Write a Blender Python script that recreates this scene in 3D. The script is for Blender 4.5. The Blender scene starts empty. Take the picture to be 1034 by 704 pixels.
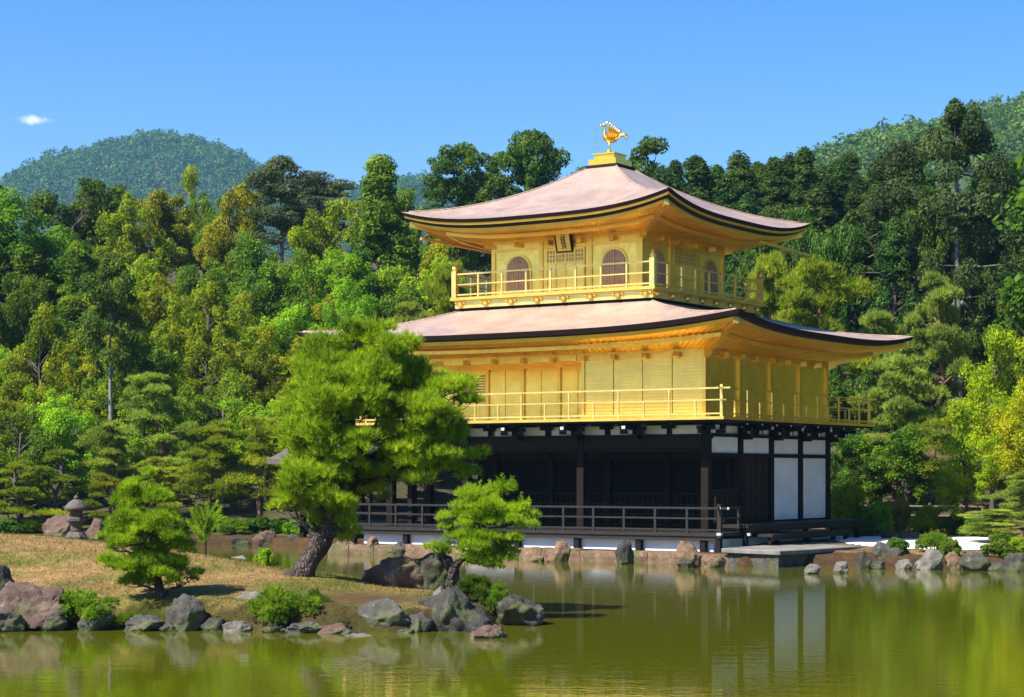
import bpy, bmesh, math, random
import numpy as np
from mathutils import Vector, noise as mnoise

# ------------------------------------------------------------------ camera, sky, sun, exposure
SC = bpy.context.scene
F, Y0, CZ = 1930.6, 477.9, 2.6          # focal length in photo pixels, horizon row, eye height above the pond
cam_d = bpy.data.cameras.new('camera')
cam_d.sensor_width = 36.0
cam_d.lens = 36.0 * F / 1034.0
cam_d.shift_y = (Y0 - 352.0) / 1034.0
cam_d.clip_start = 0.5
cam_d.clip_end = 9000.0
cam = bpy.data.objects.new('camera', cam_d)
SC.collection.objects.link(cam)
cam.location = (0, 0, CZ)
cam.rotation_euler = (math.pi / 2, 0, 0)
SC.camera = cam

SUN_EL = math.radians(50)
SUN_DIR = Vector((-0.80, -0.60, 0)).normalized()      # horizontal direction towards the sun: from the left
sun_vec = Vector((SUN_DIR.x * math.cos(SUN_EL), SUN_DIR.y * math.cos(SUN_EL), math.sin(SUN_EL)))
sun_d = bpy.data.lights.new('sun', 'SUN')
sun_d.energy = 5.0
sun_d.angle = math.radians(0.5)
sun_d.color = (1.0, 0.93, 0.80)
sun = bpy.data.objects.new('sun', sun_d)
SC.collection.objects.link(sun)
sun.rotation_euler = (-sun_vec).to_track_quat('-Z', 'Y').to_euler()

W = bpy.data.worlds.new('World')
SC.world = W
W.use_nodes = True
wn, wl = W.node_tree.nodes, W.node_tree.links
sky = wn.new('ShaderNodeTexSky')
sky.sky_type = 'NISHITA'
sky.sun_disc = False
sky.sun_elevation = SUN_EL
sky.sun_rotation = math.atan2(SUN_DIR.x, SUN_DIR.y)
sky.air_density = 1.0
sky.dust_density = 0.8
sky.ozone_density = 3.0
bg = wn['Background']
bg.inputs['Strength'].default_value = 0.082
hs = wn.new('ShaderNodeHueSaturation')
hs.inputs['Hue'].default_value = 0.512
hs.inputs['Saturation'].default_value = 1.45
wl.new(sky.outputs[0], hs.inputs['Color'])
# one small cloud low over the far hill, fixed to a direction of the sky
tc = wn.new('ShaderNodeTexCoord')
cd = Vector(((33 - 517) / F, 1.0, (Y0 - 121) / F)).normalized()
mp = wn.new('ShaderNodeVectorMath'); mp.operation = 'SUBTRACT'
mp.inputs[1].default_value = cd
wl.new(tc.outputs['Generated'], mp.inputs[0])
ms = wn.new('ShaderNodeVectorMath'); ms.operation = 'MULTIPLY'
ms.inputs[1].default_value = (118, 118, 430)
wl.new(mp.outputs[0], ms.inputs[0])
ml = wn.new('ShaderNodeVectorMath'); ml.operation = 'LENGTH'
wl.new(ms.outputs[0], ml.inputs[0])
cn = wn.new('ShaderNodeTexNoise')
cn.inputs['Scale'].default_value = 160
cn.inputs['Detail'].default_value = 5
wl.new(tc.outputs['Generated'], cn.inputs['Vector'])
ca = wn.new('ShaderNodeMath'); ca.operation = 'MULTIPLY_ADD'
ca.inputs[1].default_value = 2.2
ca.inputs[2].default_value = -0.55
wl.new(cn.outputs[0], ca.inputs[0])
cb = wn.new('ShaderNodeMath'); cb.operation = 'SUBTRACT'
wl.new(ca.outputs[0], cb.inputs[0]); wl.new(ml.outputs['Value'], cb.inputs[1])
cc = wn.new('ShaderNodeMath'); cc.operation = 'ADD'; cc.use_clamp = True
cc.inputs[1].default_value = 0.55
wl.new(cb.outputs[0], cc.inputs[0])
cmx = wn.new('ShaderNodeMixRGB')
cmx.inputs['Color2'].default_value = (5.6, 5.9, 6.3, 1)
wl.new(cc.outputs[0], cmx.inputs['Fac']); wl.new(hs.outputs[0], cmx.inputs['Color1'])
wl.new(cmx.outputs[0], bg.inputs['Color'])

SC.view_settings.view_transform = 'Standard'
SC.view_settings.look = 'None'
SC.view_settings.exposure = 1.30
SC.view_settings.gamma = 1.0
SC.view_settings.use_curve_mapping = False
SC.render.engine = 'CYCLES'
SC.cycles.use_denoising = True
SC.cycles.max_bounces = 8
SC.cycles.diffuse_bounces = 4
SC.cycles.glossy_bounces = 4
SC.cycles.transmission_bounces = 3
SC.cycles.transparent_max_bounces = 4
SC.cycles.volume_bounces = 0
SC.cycles.caustics_reflective = True
SC.cycles.sample_clamp_indirect = 4.0

# ------------------------------------------------------------------ small helpers
RNG = np.random.default_rng(11)
random.seed(11)
C = SC.collection


def tag(o, label=None, cat=None, group=None, kind=None):
    if label: o['label'] = label
    if cat: o['category'] = cat
    if group: o['group'] = group
    if kind: o['kind'] = kind
    return o


def empty(name, loc=(0, 0, 0), rz=0.0):
    o = bpy.data.objects.new(name, None)
    o.empty_display_size = 0.3
    C.objects.link(o)
    o.location = loc
    o.rotation_euler = (0, 0, rz)
    return o


def link(name, me, parent=None, loc=None):
    o = bpy.data.objects.new(name, me)
    C.objects.link(o)
    if parent is not None: o.parent = parent
    if loc is not None: o.location = loc
    return o


def np_mesh(name, verts, faces, mat, smooth=False, normals=None):
    """verts (N,3), faces (M,k) with a constant k"""
    me = bpy.data.meshes.new(name)
    verts = np.ascontiguousarray(verts, dtype=np.float32)
    faces = np.ascontiguousarray(faces, dtype=np.int32)
    m, k = faces.shape
    me.vertices.add(len(verts)); me.vertices.foreach_set('co', verts.ravel())
    me.loops.add(m * k); me.loops.foreach_set('vertex_index', faces.ravel())
    me.polygons.add(m)
    me.polygons.foreach_set('loop_start', np.arange(0, m * k, k, dtype=np.int32))
    me.polygons.foreach_set('loop_total', np.full(m, k, dtype=np.int32))
    me.polygons.foreach_set('use_smooth', np.full(m, smooth, dtype=bool))
    if mat is not None:
        for q in (mat if isinstance(mat, (list, tuple)) else [mat]): me.materials.append(q)
    me.update(calc_edges=True)
    me.validate()
    return me


class MB:
    """collects simple solids into one mesh"""
    def __init__(s):
        s.v = []; s.f = []

    def add(s, vs, fs):
        n = len(s.v); s.v += [tuple(p) for p in vs]; s.f += [tuple(i + n for i in f) for f in fs]; return s

    def box(s, x0, x1, y0, y1, z0, z1):
        x0, x1 = sorted((x0, x1)); y0, y1 = sorted((y0, y1)); z0, z1 = sorted((z0, z1))
        vs = [(x, y, z) for z in (z0, z1) for y in (y0, y1) for x in (x0, x1)]
        return s.add(vs, [(0, 2, 3, 1), (4, 5, 7, 6), (0, 1, 5, 4), (2, 6, 7, 3), (0, 4, 6, 2), (1, 3, 7, 5)])

    def beam(s, a, b, w, h):
        """square bar from a to b, w wide across and h high"""
        a, b = Vector(a), Vector(b); d = (b - a).normalized()
        up = Vector((0, 0, 1)) if abs(d.z) < 0.95 else Vector((0, 1, 0))
        r = d.cross(up).normalized(); u = r.cross(d).normalized()
        vs = []
        for p in (a, b):
            for i, j in ((-1, -1), (1, -1), (1, 1), (-1, 1)): vs.append(p + r * (i * w / 2) + u * (j * h / 2))
        return s.add(vs, [(0, 1, 2, 3), (7, 6, 5, 4), (0, 4, 5, 1), (1, 5, 6, 2), (2, 6, 7, 3), (3, 7, 4, 0)])

    def tube(s, pts, rad, n=8, cap=True):
        pts = [Vector(p) for p in pts]
        if not isinstance(rad, (list, tuple, np.ndarray)): rad = [rad] * len(pts)
        vs = []; prev = Vector((0.3, 1, 0.1))
        for i, p in enumerate(pts):
            d = (pts[min(i + 1, len(pts) - 1)] - pts[max(i - 1, 0)]).normalized()
            r = d.cross(prev)
            if r.length < 1e-3: r = d.cross(Vector((1, 0, 0)))
            r.normalize(); u = r.cross(d).normalized(); prev = u * -1 if False else prev
            for k in range(n):
                a = 2 * math.pi * k / n
                vs.append(p + (r * math.cos(a) + u * math.sin(a)) * rad[i])
        fs = []
        for i in range(len(pts) - 1):
            for k in range(n):
                k2 = (k + 1) % n
                fs.append((i * n + k, i * n + k2, (i + 1) * n + k2, (i + 1) * n + k))
        if cap:
            fs.append(tuple(range(n - 1, -1, -1))); fs.append(tuple((len(pts) - 1) * n + k for k in range(n)))
        return s.add(vs, fs)

    def lathe(s, prof, c=(0, 0, 0), n=12, rot=0.0, closed=True):
        vs = []
        for r, z in prof:
            for k in range(n):
                a = 2 * math.pi * k / n + rot
                vs.append((c[0] + r * math.cos(a), c[1] + r * math.sin(a), c[2] + z))
        fs = []
        for i in range(len(prof) - 1):
            for k in range(n):
                k2 = (k + 1) % n
                fs.append((i * n + k, i * n + k2, (i + 1) * n + k2, (i + 1) * n + k))
        if closed:
            fs.append(tuple(range(n - 1, -1, -1))); fs.append(tuple((len(prof) - 1) * n + k for k in range(n)))
        return s.add(vs, fs)

    def plate(s, outline, place, t):
        """outline [(a, z)] extruded by t; place(a, z, d) gives the point"""
        n = len(outline)
        vs = [place(a, z, 0) for a, z in outline] + [place(a, z, t) for a, z in outline]
        fs = [tuple(range(n)), tuple(range(2 * n - 1, n - 1, -1))]
        fs += [(i, i + n, (i + 1) % n + n, (i + 1) % n) for i in range(n)]
        return s.add(vs, fs)

    def mesh(s, name, mat, smooth=False, bevel=0.0):
        me = bpy.data.meshes.new(name)
        bm = bmesh.new()
        vv = [bm.verts.new(p) for p in s.v]
        for f in s.f:
            try: bm.faces.new([vv[i] for i in f])
            except ValueError: pass
        bmesh.ops.recalc_face_normals(bm, faces=bm.faces)
        if bevel:
            ed = [e for e in bm.edges if len(e.link_faces) == 2 and e.calc_face_angle(0) > 0.6]
            bmesh.ops.bevel(bm, geom=ed, offset=bevel, segments=1, affect='EDGES', clamp_overlap=True)
        for f in bm.faces: f.smooth = smooth
        bm.to_mesh(me); bm.free()
        if mat is not None: me.materials.append(mat)
        return me

    def build(s, name, mat, parent=None, smooth=False, bevel=0.0):
        return link(name, s.mesh(name, mat, smooth, bevel), parent)


# ------------------------------------------------------------------ materials
def new_mat(name):
    m = bpy.data.materials.new(name); m.use_nodes = True
    return m, m.node_tree.nodes, m.node_tree.links, m.node_tree.nodes['Principled BSDF']


def ramp(n, stops):
    r = n.new('ShaderNodeValToRGB')
    e = r.color_ramp.elements
    while len(e) < len(stops): e.new(0.5)
    for i, (p, c) in enumerate(stops):
        e[i].position = p; e[i].color = (*c, 1)
    return r


def noise_node(n, l, scale, detail=4, coord='Object', rough=0.55, stretch=None):
    t = n.new('ShaderNodeTexCoord')
    no = n.new('ShaderNodeTexNoise')
    no.inputs['Scale'].default_value = scale
    no.inputs['Detail'].default_value = detail
    no.inputs['Roughness'].default_value = rough
    if stretch:
        mpn = n.new('ShaderNodeMapping'); mpn.inputs['Scale'].default_value = stretch
        l.new(t.outputs[coord], mpn.inputs['Vector']); l.new(mpn.outputs[0], no.inputs['Vector'])
    else:
        l.new(t.outputs[coord], no.inputs['Vector'])
    return no


def simple(name, stops, scale=3.0, rough=0.6, metal=0.0, bump=0.0, bscale=None, spec=0.5, stretch=None, detail=4):
    m, n, l, p = new_mat(name)
    no = noise_node(n, l, scale, detail, stretch=stretch)
    r = ramp(n, stops)
    l.new(no.outputs[0], r.inputs[0]); l.new(r.outputs[0], p.inputs['Base Color'])
    p.inputs['Roughness'].default_value = rough
    p.inputs['Metallic'].default_value = metal
    p.inputs['Specular IOR Level'].default_value = spec
    if bump:
        b = n.new('ShaderNodeBump'); b.inputs['Strength'].default_value = bump; b.inputs['Distance'].default_value = 0.02
        no2 = noise_node(n, l, bscale or scale * 4, 5, stretch=stretch)
        l.new(no2.outputs[0], b.inputs['Height']); l.new(b.outputs[0], p.inputs['Normal'])
    return m


def leaf_mat(name, a, b, c=None, trans=0.44, rough=0.55, var=0.25, nscale=0.7, hue=0.034):
    a, b, c = [tuple(min(0.6, q * 1.50) for q in t) for t in (a, b, c or b)]
    m, n, l, p = new_mat(name)
    g = n.new('ShaderNodeNewGeometry'); oi = n.new('ShaderNodeObjectInfo')
    no = noise_node(n, l, nscale, 2)
    ad = n.new('ShaderNodeMath'); ad.operation = 'MULTIPLY_ADD'; ad.inputs[1].default_value = 0.45
    l.new(g.outputs['Random Per Island'], ad.inputs[0])
    sc = n.new('ShaderNodeMath'); sc.operation = 'MULTIPLY_ADD'; sc.inputs[1].default_value = 1.5; sc.inputs[2].default_value = -0.5
    l.new(no.outputs[0], sc.inputs[0]); l.new(sc.outputs[0], ad.inputs[2])
    r = ramp(n, [(0.15, a), (0.6, b), (0.95, c or b)])
    l.new(ad.outputs[0], r.inputs[0])
    h = n.new('ShaderNodeHueSaturation')
    v = n.new('ShaderNodeMath'); v.operation = 'MULTIPLY_ADD'; v.inputs[1].default_value = 2 * var; v.inputs[2].default_value = 1 - var
    l.new(oi.outputs['Random'], v.inputs[0]); l.new(v.outputs[0], h.inputs['Value'])
    hm = n.new('ShaderNodeMath'); hm.operation = 'MULTIPLY'; hm.inputs[1].default_value = 7.31
    fr = n.new('ShaderNodeMath'); fr.operation = 'FRACT'
    l.new(oi.outputs['Random'], hm.inputs[0]); l.new(hm.outputs[0], fr.inputs[0])
    hv = n.new('ShaderNodeMath'); hv.operation = 'MULTIPLY_ADD'; hv.inputs[1].default_value = hue; hv.inputs[2].default_value = 0.5 - hue * 0.80
    l.new(fr.outputs[0], hv.inputs[0]); l.new(hv.outputs[0], h.inputs['Hue'])
    l.new(r.outputs[0], h.inputs['Color']); l.new(h.outputs[0], p.inputs['Base Color'])
    p.inputs['Roughness'].default_value = rough
    p.inputs['Specular IOR Level'].default_value = 0.12
    t = n.new('ShaderNodeBsdfTranslucent')
    tm = n.new('ShaderNodeMixRGB'); tm.blend_type = 'MULTIPLY'; tm.inputs['Fac'].default_value = 1.0
    tm.inputs['Color2'].default_value = (1.5, 1.5, 0.7, 1)
    l.new(h.outputs[0], tm.inputs['Color1']); l.new(tm.outputs[0], t.inputs['Color'])
    mx = n.new('ShaderNodeMixShader'); mx.inputs[0].default_value = trans
    l.new(p.outputs[0], mx.inputs[1]); l.new(t.outputs[0], mx.inputs[2])
    l.new(mx.outputs[0], n['Material Output'].inputs['Surface'])
    return m


def gold_mat(name, col, rough, metal=0.9, slats=0.0, var=0.06):
    m, n, l, p = new_mat(name)
    no = noise_node(n, l, 1.6, 5)
    c2 = tuple(x * (1 - var * 2.2) for x in col); c1 = tuple(min(1, x * (1 + var)) for x in col)
    r = ramp(n, [(0.3, c2), (0.7, c1)])
    l.new(no.outputs[0], r.inputs[0]); l.new(r.outputs[0], p.inputs['Base Color'])
    p.inputs['Metallic'].default_value = metal
    p.inputs['Roughness'].default_value = rough
    rn = noise_node(n, l, 7, 3); rm = n.new('ShaderNodeMath'); rm.operation = 'MULTIPLY_ADD'; rm.inputs[1].default_value = 0.35; rm.inputs[2].default_value = rough - 0.17
    l.new(rn.outputs[0], rm.inputs[0]); l.new(rm.outputs[0], p.inputs['Roughness'])
    b = n.new('ShaderNodeBump'); b.inputs['Distance'].default_value = 0.01; b.inputs['Strength'].default_value = 0.25
    if slats:
        t = n.new('ShaderNodeTexCoord'); wv = n.new('ShaderNodeTexWave')
        wv.wave_type = 'BANDS'; wv.bands_direction = 'Z'; wv.inputs['Scale'].default_value = slats
        wv.inputs['Distortion'].default_value = 0.15; wv.inputs['Detail'].default_value = 1
        l.new(t.outputs['Object'], wv.inputs['Vector']); l.new(wv.outputs['Fac'], b.inputs['Height'])
        b.inputs['Strength'].default_value = 0.35
    else:
        n2 = noise_node(n, l, 9, 4); l.new(n2.outputs[0], b.inputs['Height'])
    l.new(b.outputs[0], p.inputs['Normal'])
    return m


M = {}
GOLD = (0.90, 0.62, 0.13)
M['gold'] = gold_mat('gold_leaf', GOLD, 0.42)
M['gold_wall'] = gold_mat('gold_leaf_wall', (0.95, 0.72, 0.16), 0.38)
M['gold_panel'] = gold_mat('gold_leaf_shutter', (0.96, 0.75, 0.20), 0.45, slats=3.2)
M['gold_soffit'] = gold_mat('gold_leaf_eaves', (0.92, 0.63, 0.13), 0.42)
M['gold_rail'] = gold_mat('gold_leaf_rail', (0.90, 0.68, 0.22), 0.42, metal=0.92)
M['bright_gold'] = gold_mat('bright_gold', (0.95, 0.60, 0.08), 0.3, metal=0.95)
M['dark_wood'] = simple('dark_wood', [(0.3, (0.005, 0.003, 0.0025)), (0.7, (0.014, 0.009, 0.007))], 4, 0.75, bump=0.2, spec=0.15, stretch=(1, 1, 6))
M['brown_wood'] = simple('brown_wood', [(0.3, (0.014, 0.007, 0.005)), (0.7, (0.032, 0.017, 0.011))], 4, 0.75, bump=0.2, spec=0.15, stretch=(8, 8, 0.6))
M['deck_wood'] = simple('weathered_deck', [(0.3, (0.009, 0.007, 0.0065)), (0.7, (0.026, 0.021, 0.020))], 5, 0.6, spec=0.3, bump=0.2, stretch=(1, 6, 6))
M['black_lacquer'] = simple('black_eave', [(0.3, (0.004, 0.003, 0.003)), (0.7, (0.010, 0.007, 0.006))], 4, 0.6, spec=0.2)
M['plaster'] = simple('white_plaster', [(0.25, (0.60, 0.60, 0.59)), (0.6, (0.72, 0.72, 0.72))], 1.6, 0.85, bump=0.05)
M['white_paint'] = simple('white_end_caps', [(0.3, (0.30, 0.30, 0.29)), (0.7, (0.48, 0.47, 0.46))], 5, 0.7)
M['lattice'] = simple('brown_lattice', [(0.3, (0.34, 0.24, 0.16)), (0.7, (0.44, 0.32, 0.22))], 6, 0.6)
M['pane_dark'] = simple('brown_pane', [(0.3, (0.26, 0.19, 0.15)), (0.7, (0.34, 0.26, 0.21))], 6, 0.5)  # brown window pane, darker than the lattice bars over it
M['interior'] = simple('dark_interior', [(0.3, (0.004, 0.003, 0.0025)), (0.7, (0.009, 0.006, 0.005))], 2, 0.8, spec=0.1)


def shingle():
    m, n, l, p = new_mat('bark_shingles')
    no = noise_node(n, l, 1.1, 6, rough=0.65)
    fine = noise_node(n, l, 14, 4, stretch=(1, 1, 5))
    mx = n.new('ShaderNodeMixRGB'); mx.inputs['Fac'].default_value = 0.45
    l.new(no.outputs[0], mx.inputs['Color1']); l.new(fine.outputs[0], mx.inputs['Color2'])
    r = ramp(n, [(0.3, (0.185, 0.122, 0.098)), (0.5, (0.315, 0.228, 0.192)), (0.7, (0.45, 0.35, 0.305))])
    l.new(mx.outputs[0], r.inputs[0]); l.new(r.outputs[0], p.inputs['Base Color'])
    p.inputs['Roughness'].default_value = 0.42
    p.inputs['Specular IOR Level'].default_value = 0.4
    t = n.new('ShaderNodeTexCoord'); wv = n.new('ShaderNodeTexWave')
    wv.wave_type = 'BANDS'; wv.bands_direction = 'Z'; wv.inputs['Scale'].default_value = 9
    wv.inputs['Distortion'].default_value = 1.2; wv.inputs['Detail'].default_value = 3; wv.inputs['Detail Scale'].default_value = 3
    l.new(t.outputs['Object'], wv.inputs['Vector'])
    dk = n.new('ShaderNodeMixRGB'); dk.blend_type = 'MULTIPLY'; dk.inputs['Fac'].default_value = 0.16
    l.new(r.outputs[0], dk.inputs['Color1']); l.new(wv.outputs['Color'], dk.inputs['Color2']); l.new(dk.outputs[0], p.inputs['Base Color'])
    ad = n.new('ShaderNodeMath'); ad.operation = 'ADD'
    l.new(wv.outputs['Fac'], ad.inputs[0]); l.new(fine.outputs[0], ad.inputs[1])
    b = n.new('ShaderNodeBump'); b.inputs['Strength'].default_value = 0.6; b.inputs['Distance'].default_value = 0.02
    l.new(ad.outputs[0], b.inputs['Height']); l.new(b.outputs[0], p.inputs['Normal'])
    return m


M['shingle'] = shingle()
M['shingle_edge'] = simple('cut_shingle_edge', [(0.3, (0.008, 0.004, 0.0035)), (0.7, (0.020, 0.010, 0.008))], 6, 0.7, bump=0.3, spec=0.15, stretch=(1, 1, 14))
M['bark_dark'] = simple('dark_pine_bark', [(0.3, (0.020, 0.014, 0.011)), (0.65, (0.075, 0.055, 0.045)), (0.85, (0.16, 0.13, 0.11))], 7, 0.85, bump=0.9, bscale=16, stretch=(1, 1, 0.4))
bn, blk, bp_ = M['bark_dark'].node_tree.nodes, M['bark_dark'].node_tree.links, M['bark_dark'].node_tree.nodes['Principled BSDF']
bt = bn.new('ShaderNodeTexCoord'); bmp = bn.new('ShaderNodeMapping'); bmp.inputs['Scale'].default_value = (14, 14, 7)
bv = bn.new('ShaderNodeTexVoronoi'); bv.feature = 'DISTANCE_TO_EDGE'; bv.inputs['Scale'].default_value = 1.0
blk.new(bt.outputs['Object'], bmp.inputs['Vector']); blk.new(bmp.outputs[0], bv.inputs['Vector'])
bb_ = bn.new('ShaderNodeBump'); bb_.inputs['Strength'].default_value = 1.0; bb_.inputs['Distance'].default_value = 0.04
br_ = ramp(bn, [(0.0, (0, 0, 0)), (0.22, (1, 1, 1))]); blk.new(bv.outputs['Distance'], br_.inputs[0])
blk.new(br_.outputs[0], bb_.inputs['Height']); blk.new(bb_.outputs[0], bp_.inputs['Normal'])
M['bark_gray'] = simple('grey_bark', [(0.3, (0.10, 0.09, 0.085)), (0.7, (0.26, 0.25, 0.24))], 4, 0.85, bump=0.4, stretch=(2, 2, 0.3))
M['bark_cedar'] = simple('cedar_bark', [(0.3, (0.06, 0.05, 0.045)), (0.7, (0.17, 0.155, 0.15))], 4, 0.85, bump=0.4, stretch=(2, 2, 0.3))
M['bark_red'] = simple('red_pine_bark', [(0.3, (0.09, 0.045, 0.03)), (0.7, (0.22, 0.11, 0.07))], 4, 0.85, bump=0.4, stretch=(2, 2, 0.4))
M['bark_brown'] = simple('brown_bark', [(0.3, (0.04, 0.03, 0.025)), (0.7, (0.10, 0.085, 0.07))], 4, 0.85, bump=0.4, stretch=(2, 2, 0.4))

# leaves: base colours in the 0.03-0.2 range of real foliage
M['pine_near'] = leaf_mat('pine_needles', (0.055, 0.115, 0.006), (0.165, 0.250, 0.010), (0.31, 0.38, 0.016), trans=0.46, var=0.03, nscale=1.6, hue=0.008)
M['pine_young'] = leaf_mat('young_pine_needles', (0.075, 0.15, 0.007), (0.18, 0.28, 0.010), (0.30, 0.38, 0.014), trans=0.44, var=0.03, nscale=1.6, hue=0.008)
M['shrub_sprays'] = leaf_mat('shrub_sprays', (0.045, 0.095, 0.008), (0.105, 0.185, 0.012), (0.20, 0.27, 0.016), trans=0.40, var=0.05, nscale=2.5, hue=0.01)
M['pine_far'] = leaf_mat('clipped_pine_needles', (0.050, 0.095, 0.008), (0.15, 0.20, 0.012), (0.27, 0.30, 0.018), trans=0.42, var=0.20)
M['pine_soft'] = leaf_mat('soft_pine_needles', (0.07, 0.115, 0.022), (0.16, 0.22, 0.034), (0.25, 0.31, 0.045), trans=0.42, var=0.15)
M['leaf_yellow'] = leaf_mat('yellow_green_leaves', (0.05, 0.085, 0.004), (0.15, 0.185, 0.005), (0.28, 0.27, 0.008), trans=0.46, var=0.2)
M['leaf_olive'] = leaf_mat('golden_olive_leaves', (0.05, 0.078, 0.005), (0.14, 0.160, 0.006), (0.27, 0.25, 0.010), trans=0.42, var=0.2)
M['leaf_green'] = leaf_mat('mid_green_leaves', (0.022, 0.060, 0.005), (0.065, 0.13, 0.007), (0.14, 0.20, 0.010), trans=0.42, var=0.22)
M['leaf_dark'] = leaf_mat('dark_green_leaves', (0.014, 0.042, 0.006), (0.042, 0.090, 0.009), (0.10, 0.15, 0.014), trans=0.36, var=0.22)
M['leaf_conifer'] = leaf_mat('conifer_sprays', (0.010, 0.032, 0.006), (0.030, 0.070, 0.010), (0.065, 0.11, 0.014), trans=0.34, var=0.2)
M['leaf_cedar'] = leaf_mat('cedar_sprays', (0.012, 0.028, 0.008), (0.034, 0.056, 0.012), (0.080, 0.092, 0.018), trans=0.32, var=0.12)
M['leaf_gray'] = leaf_mat('grey_green_sprays', (0.028, 0.045, 0.022), (0.06, 0.085, 0.035), (0.11, 0.13, 0.05), trans=0.37, var=0.1)
M['leaf_bright'] = leaf_mat('bright_green_leaves', (0.06, 0.14, 0.006), (0.15, 0.255, 0.008), (0.26, 0.34, 0.012), trans=0.48, var=0.1)
M['leaf_maple'] = leaf_mat('light_maple_leaves', (0.09, 0.155, 0.005), (0.21, 0.28, 0.007), (0.34, 0.36, 0.010), trans=0.50, var=0.1)
M['leaf_orange'] = leaf_mat('rusty_azalea_leaves', (0.09, 0.08, 0.014), (0.20, 0.14, 0.02), (0.30, 0.17, 0.03), trans=0.42, var=0.1)
M['wood_far'] = leaf_mat('distant_canopy', (0.020, 0.060, 0.008), (0.045, 0.105, 0.010), (0.085, 0.15, 0.014), trans=0.32, var=0.0, nscale=0.11)


def rock_mat(name, lo, mid, hi, moss=0.25, lich=(0.45, 0.46, 0.43)):
    m, n, l, p = new_mat(name)
    oi = n.new('ShaderNodeObjectInfo')
    no = noise_node(n, l, 2.6, 6, rough=0.65)
    r = ramp(n, [(0.25, lo), (0.5, mid), (0.75, hi)])
    l.new(no.outputs[0], r.inputs[0])
    n2 = noise_node(n, l, 6.5, 5, rough=0.6)
    lr = ramp(n, [(0.58, (0, 0, 0)), (0.72, (0.8, 0.8, 0.8))])
    l.new(n2.outputs[0], lr.inputs[0])
    mx = n.new('ShaderNodeMixRGB'); mx.inputs['Color2'].default_value = (*lich, 1)
    l.new(lr.outputs[0], mx.inputs['Fac']); l.new(r.outputs[0], mx.inputs['Color1'])
    n3 = noise_node(n, l, 1.7, 4)
    mr = ramp(n, [(0.62 - moss * 0.3, (0, 0, 0)), (0.72 - moss * 0.3, (1, 1, 1))])
    l.new(n3.outputs[0], mr.inputs[0])
    mv = n.new('ShaderNodeMath'); mv.operation = 'MULTIPLY'; mv.inputs[1].default_value = 0.7
    l.new(mr.outputs[0], mv.inputs[0])
    m2 = n.new('ShaderNodeMixRGB'); m2.inputs['Color2'].default_value = (0.06, 0.075, 0.018, 1)
    l.new(mv.outputs[0], m2.inputs['Fac']); l.new(mx.outputs[0], m2.inputs['Color1'])
    l.new(m2.outputs[0], p.inputs['Base Color'])
    p.inputs['Roughness'].default_value = 0.85
    b = n.new('ShaderNodeBump'); b.inputs['Strength'].default_value = 0.8; b.inputs['Distance'].default_value = 0.04
    n4 = noise_node(n, l, 24, 5, rough=0.7)
    vo = n.new('ShaderNodeTexVoronoi'); vo.feature = 'DISTANCE_TO_EDGE'; vo.inputs['Scale'].default_value = 3.2
    tv = n.new('ShaderNodeTexCoord'); wa = n.new('ShaderNodeMixRGB'); wa.inputs['Fac'].default_value = 0.25
    l.new(tv.outputs['Object'], wa.inputs['Color1']); l.new(n2.outputs['Color'], wa.inputs['Color2']); l.new(wa.outputs[0], vo.inputs['Vector'])
    cr_ = ramp(n, [(0.0, (0, 0, 0)), (0.05, (1, 1, 1))]); l.new(vo.outputs['Distance'], cr_.inputs[0])
    h1 = n.new('ShaderNodeMath'); h1.operation = 'MULTIPLY_ADD'; h1.inputs[1].default_value = 0.6
    l.new(n4.outputs[0], h1.inputs[0]); l.new(n2.outputs[0], h1.inputs[2])
    h2 = n.new('ShaderNodeMath'); h2.operation = 'MULTIPLY_ADD'; h2.inputs[1].default_value = 0.25
    l.new(cr_.outputs[0], h2.inputs[0]); l.new(h1.outputs[0], h2.inputs[2])
    l.new(h2.outputs[0], b.inputs['Height']); l.new(b.outputs[0], p.inputs['Normal'])
    ov = n.new('ShaderNodeMixRGB'); ov.blend_type = 'OVERLAY'; ov.inputs['Fac'].default_value = 0.55
    l.new(m2.outputs[0], ov.inputs['Color1']); l.new(n4.outputs[0], ov.inputs['Color2']); l.new(ov.outputs[0], p.inputs['Base Color'])
    return m


M['rock_gray'] = rock_mat('grey_rock', (0.015, 0.014, 0.013), (0.046, 0.043, 0.038), (0.095, 0.088, 0.076), lich=(0.17, 0.16, 0.135), moss=0.35)
M['rock_dark'] = rock_mat('dark_rock', (0.011, 0.010, 0.009), (0.028, 0.025, 0.022), (0.062, 0.056, 0.047), lich=(0.10, 0.095, 0.08), moss=0.4)
M['rock_red'] = rock_mat('reddish_rock', (0.035, 0.018, 0.014), (0.085, 0.047, 0.036), (0.15, 0.10, 0.08), moss=0.25, lich=(0.20, 0.175, 0.15))
M['rock_pale'] = rock_mat('pale_rock', (0.05, 0.044, 0.038), (0.12, 0.108, 0.095), (0.21, 0.19, 0.17), moss=0.2, lich=(0.26, 0.245, 0.21))
M['rock_orange'] = rock_mat('orange_rock', (0.06, 0.034, 0.02), (0.14, 0.083, 0.048), (0.22, 0.15, 0.10), moss=0.3, lich=(0.24, 0.20, 0.16))
M['stone_lantern'] = rock_mat('lantern_stone', (0.045, 0.036, 0.03), (0.085, 0.068, 0.06), (0.13, 0.108, 0.096), lich=(0.22, 0.20, 0.18), moss=0.1)


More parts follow.
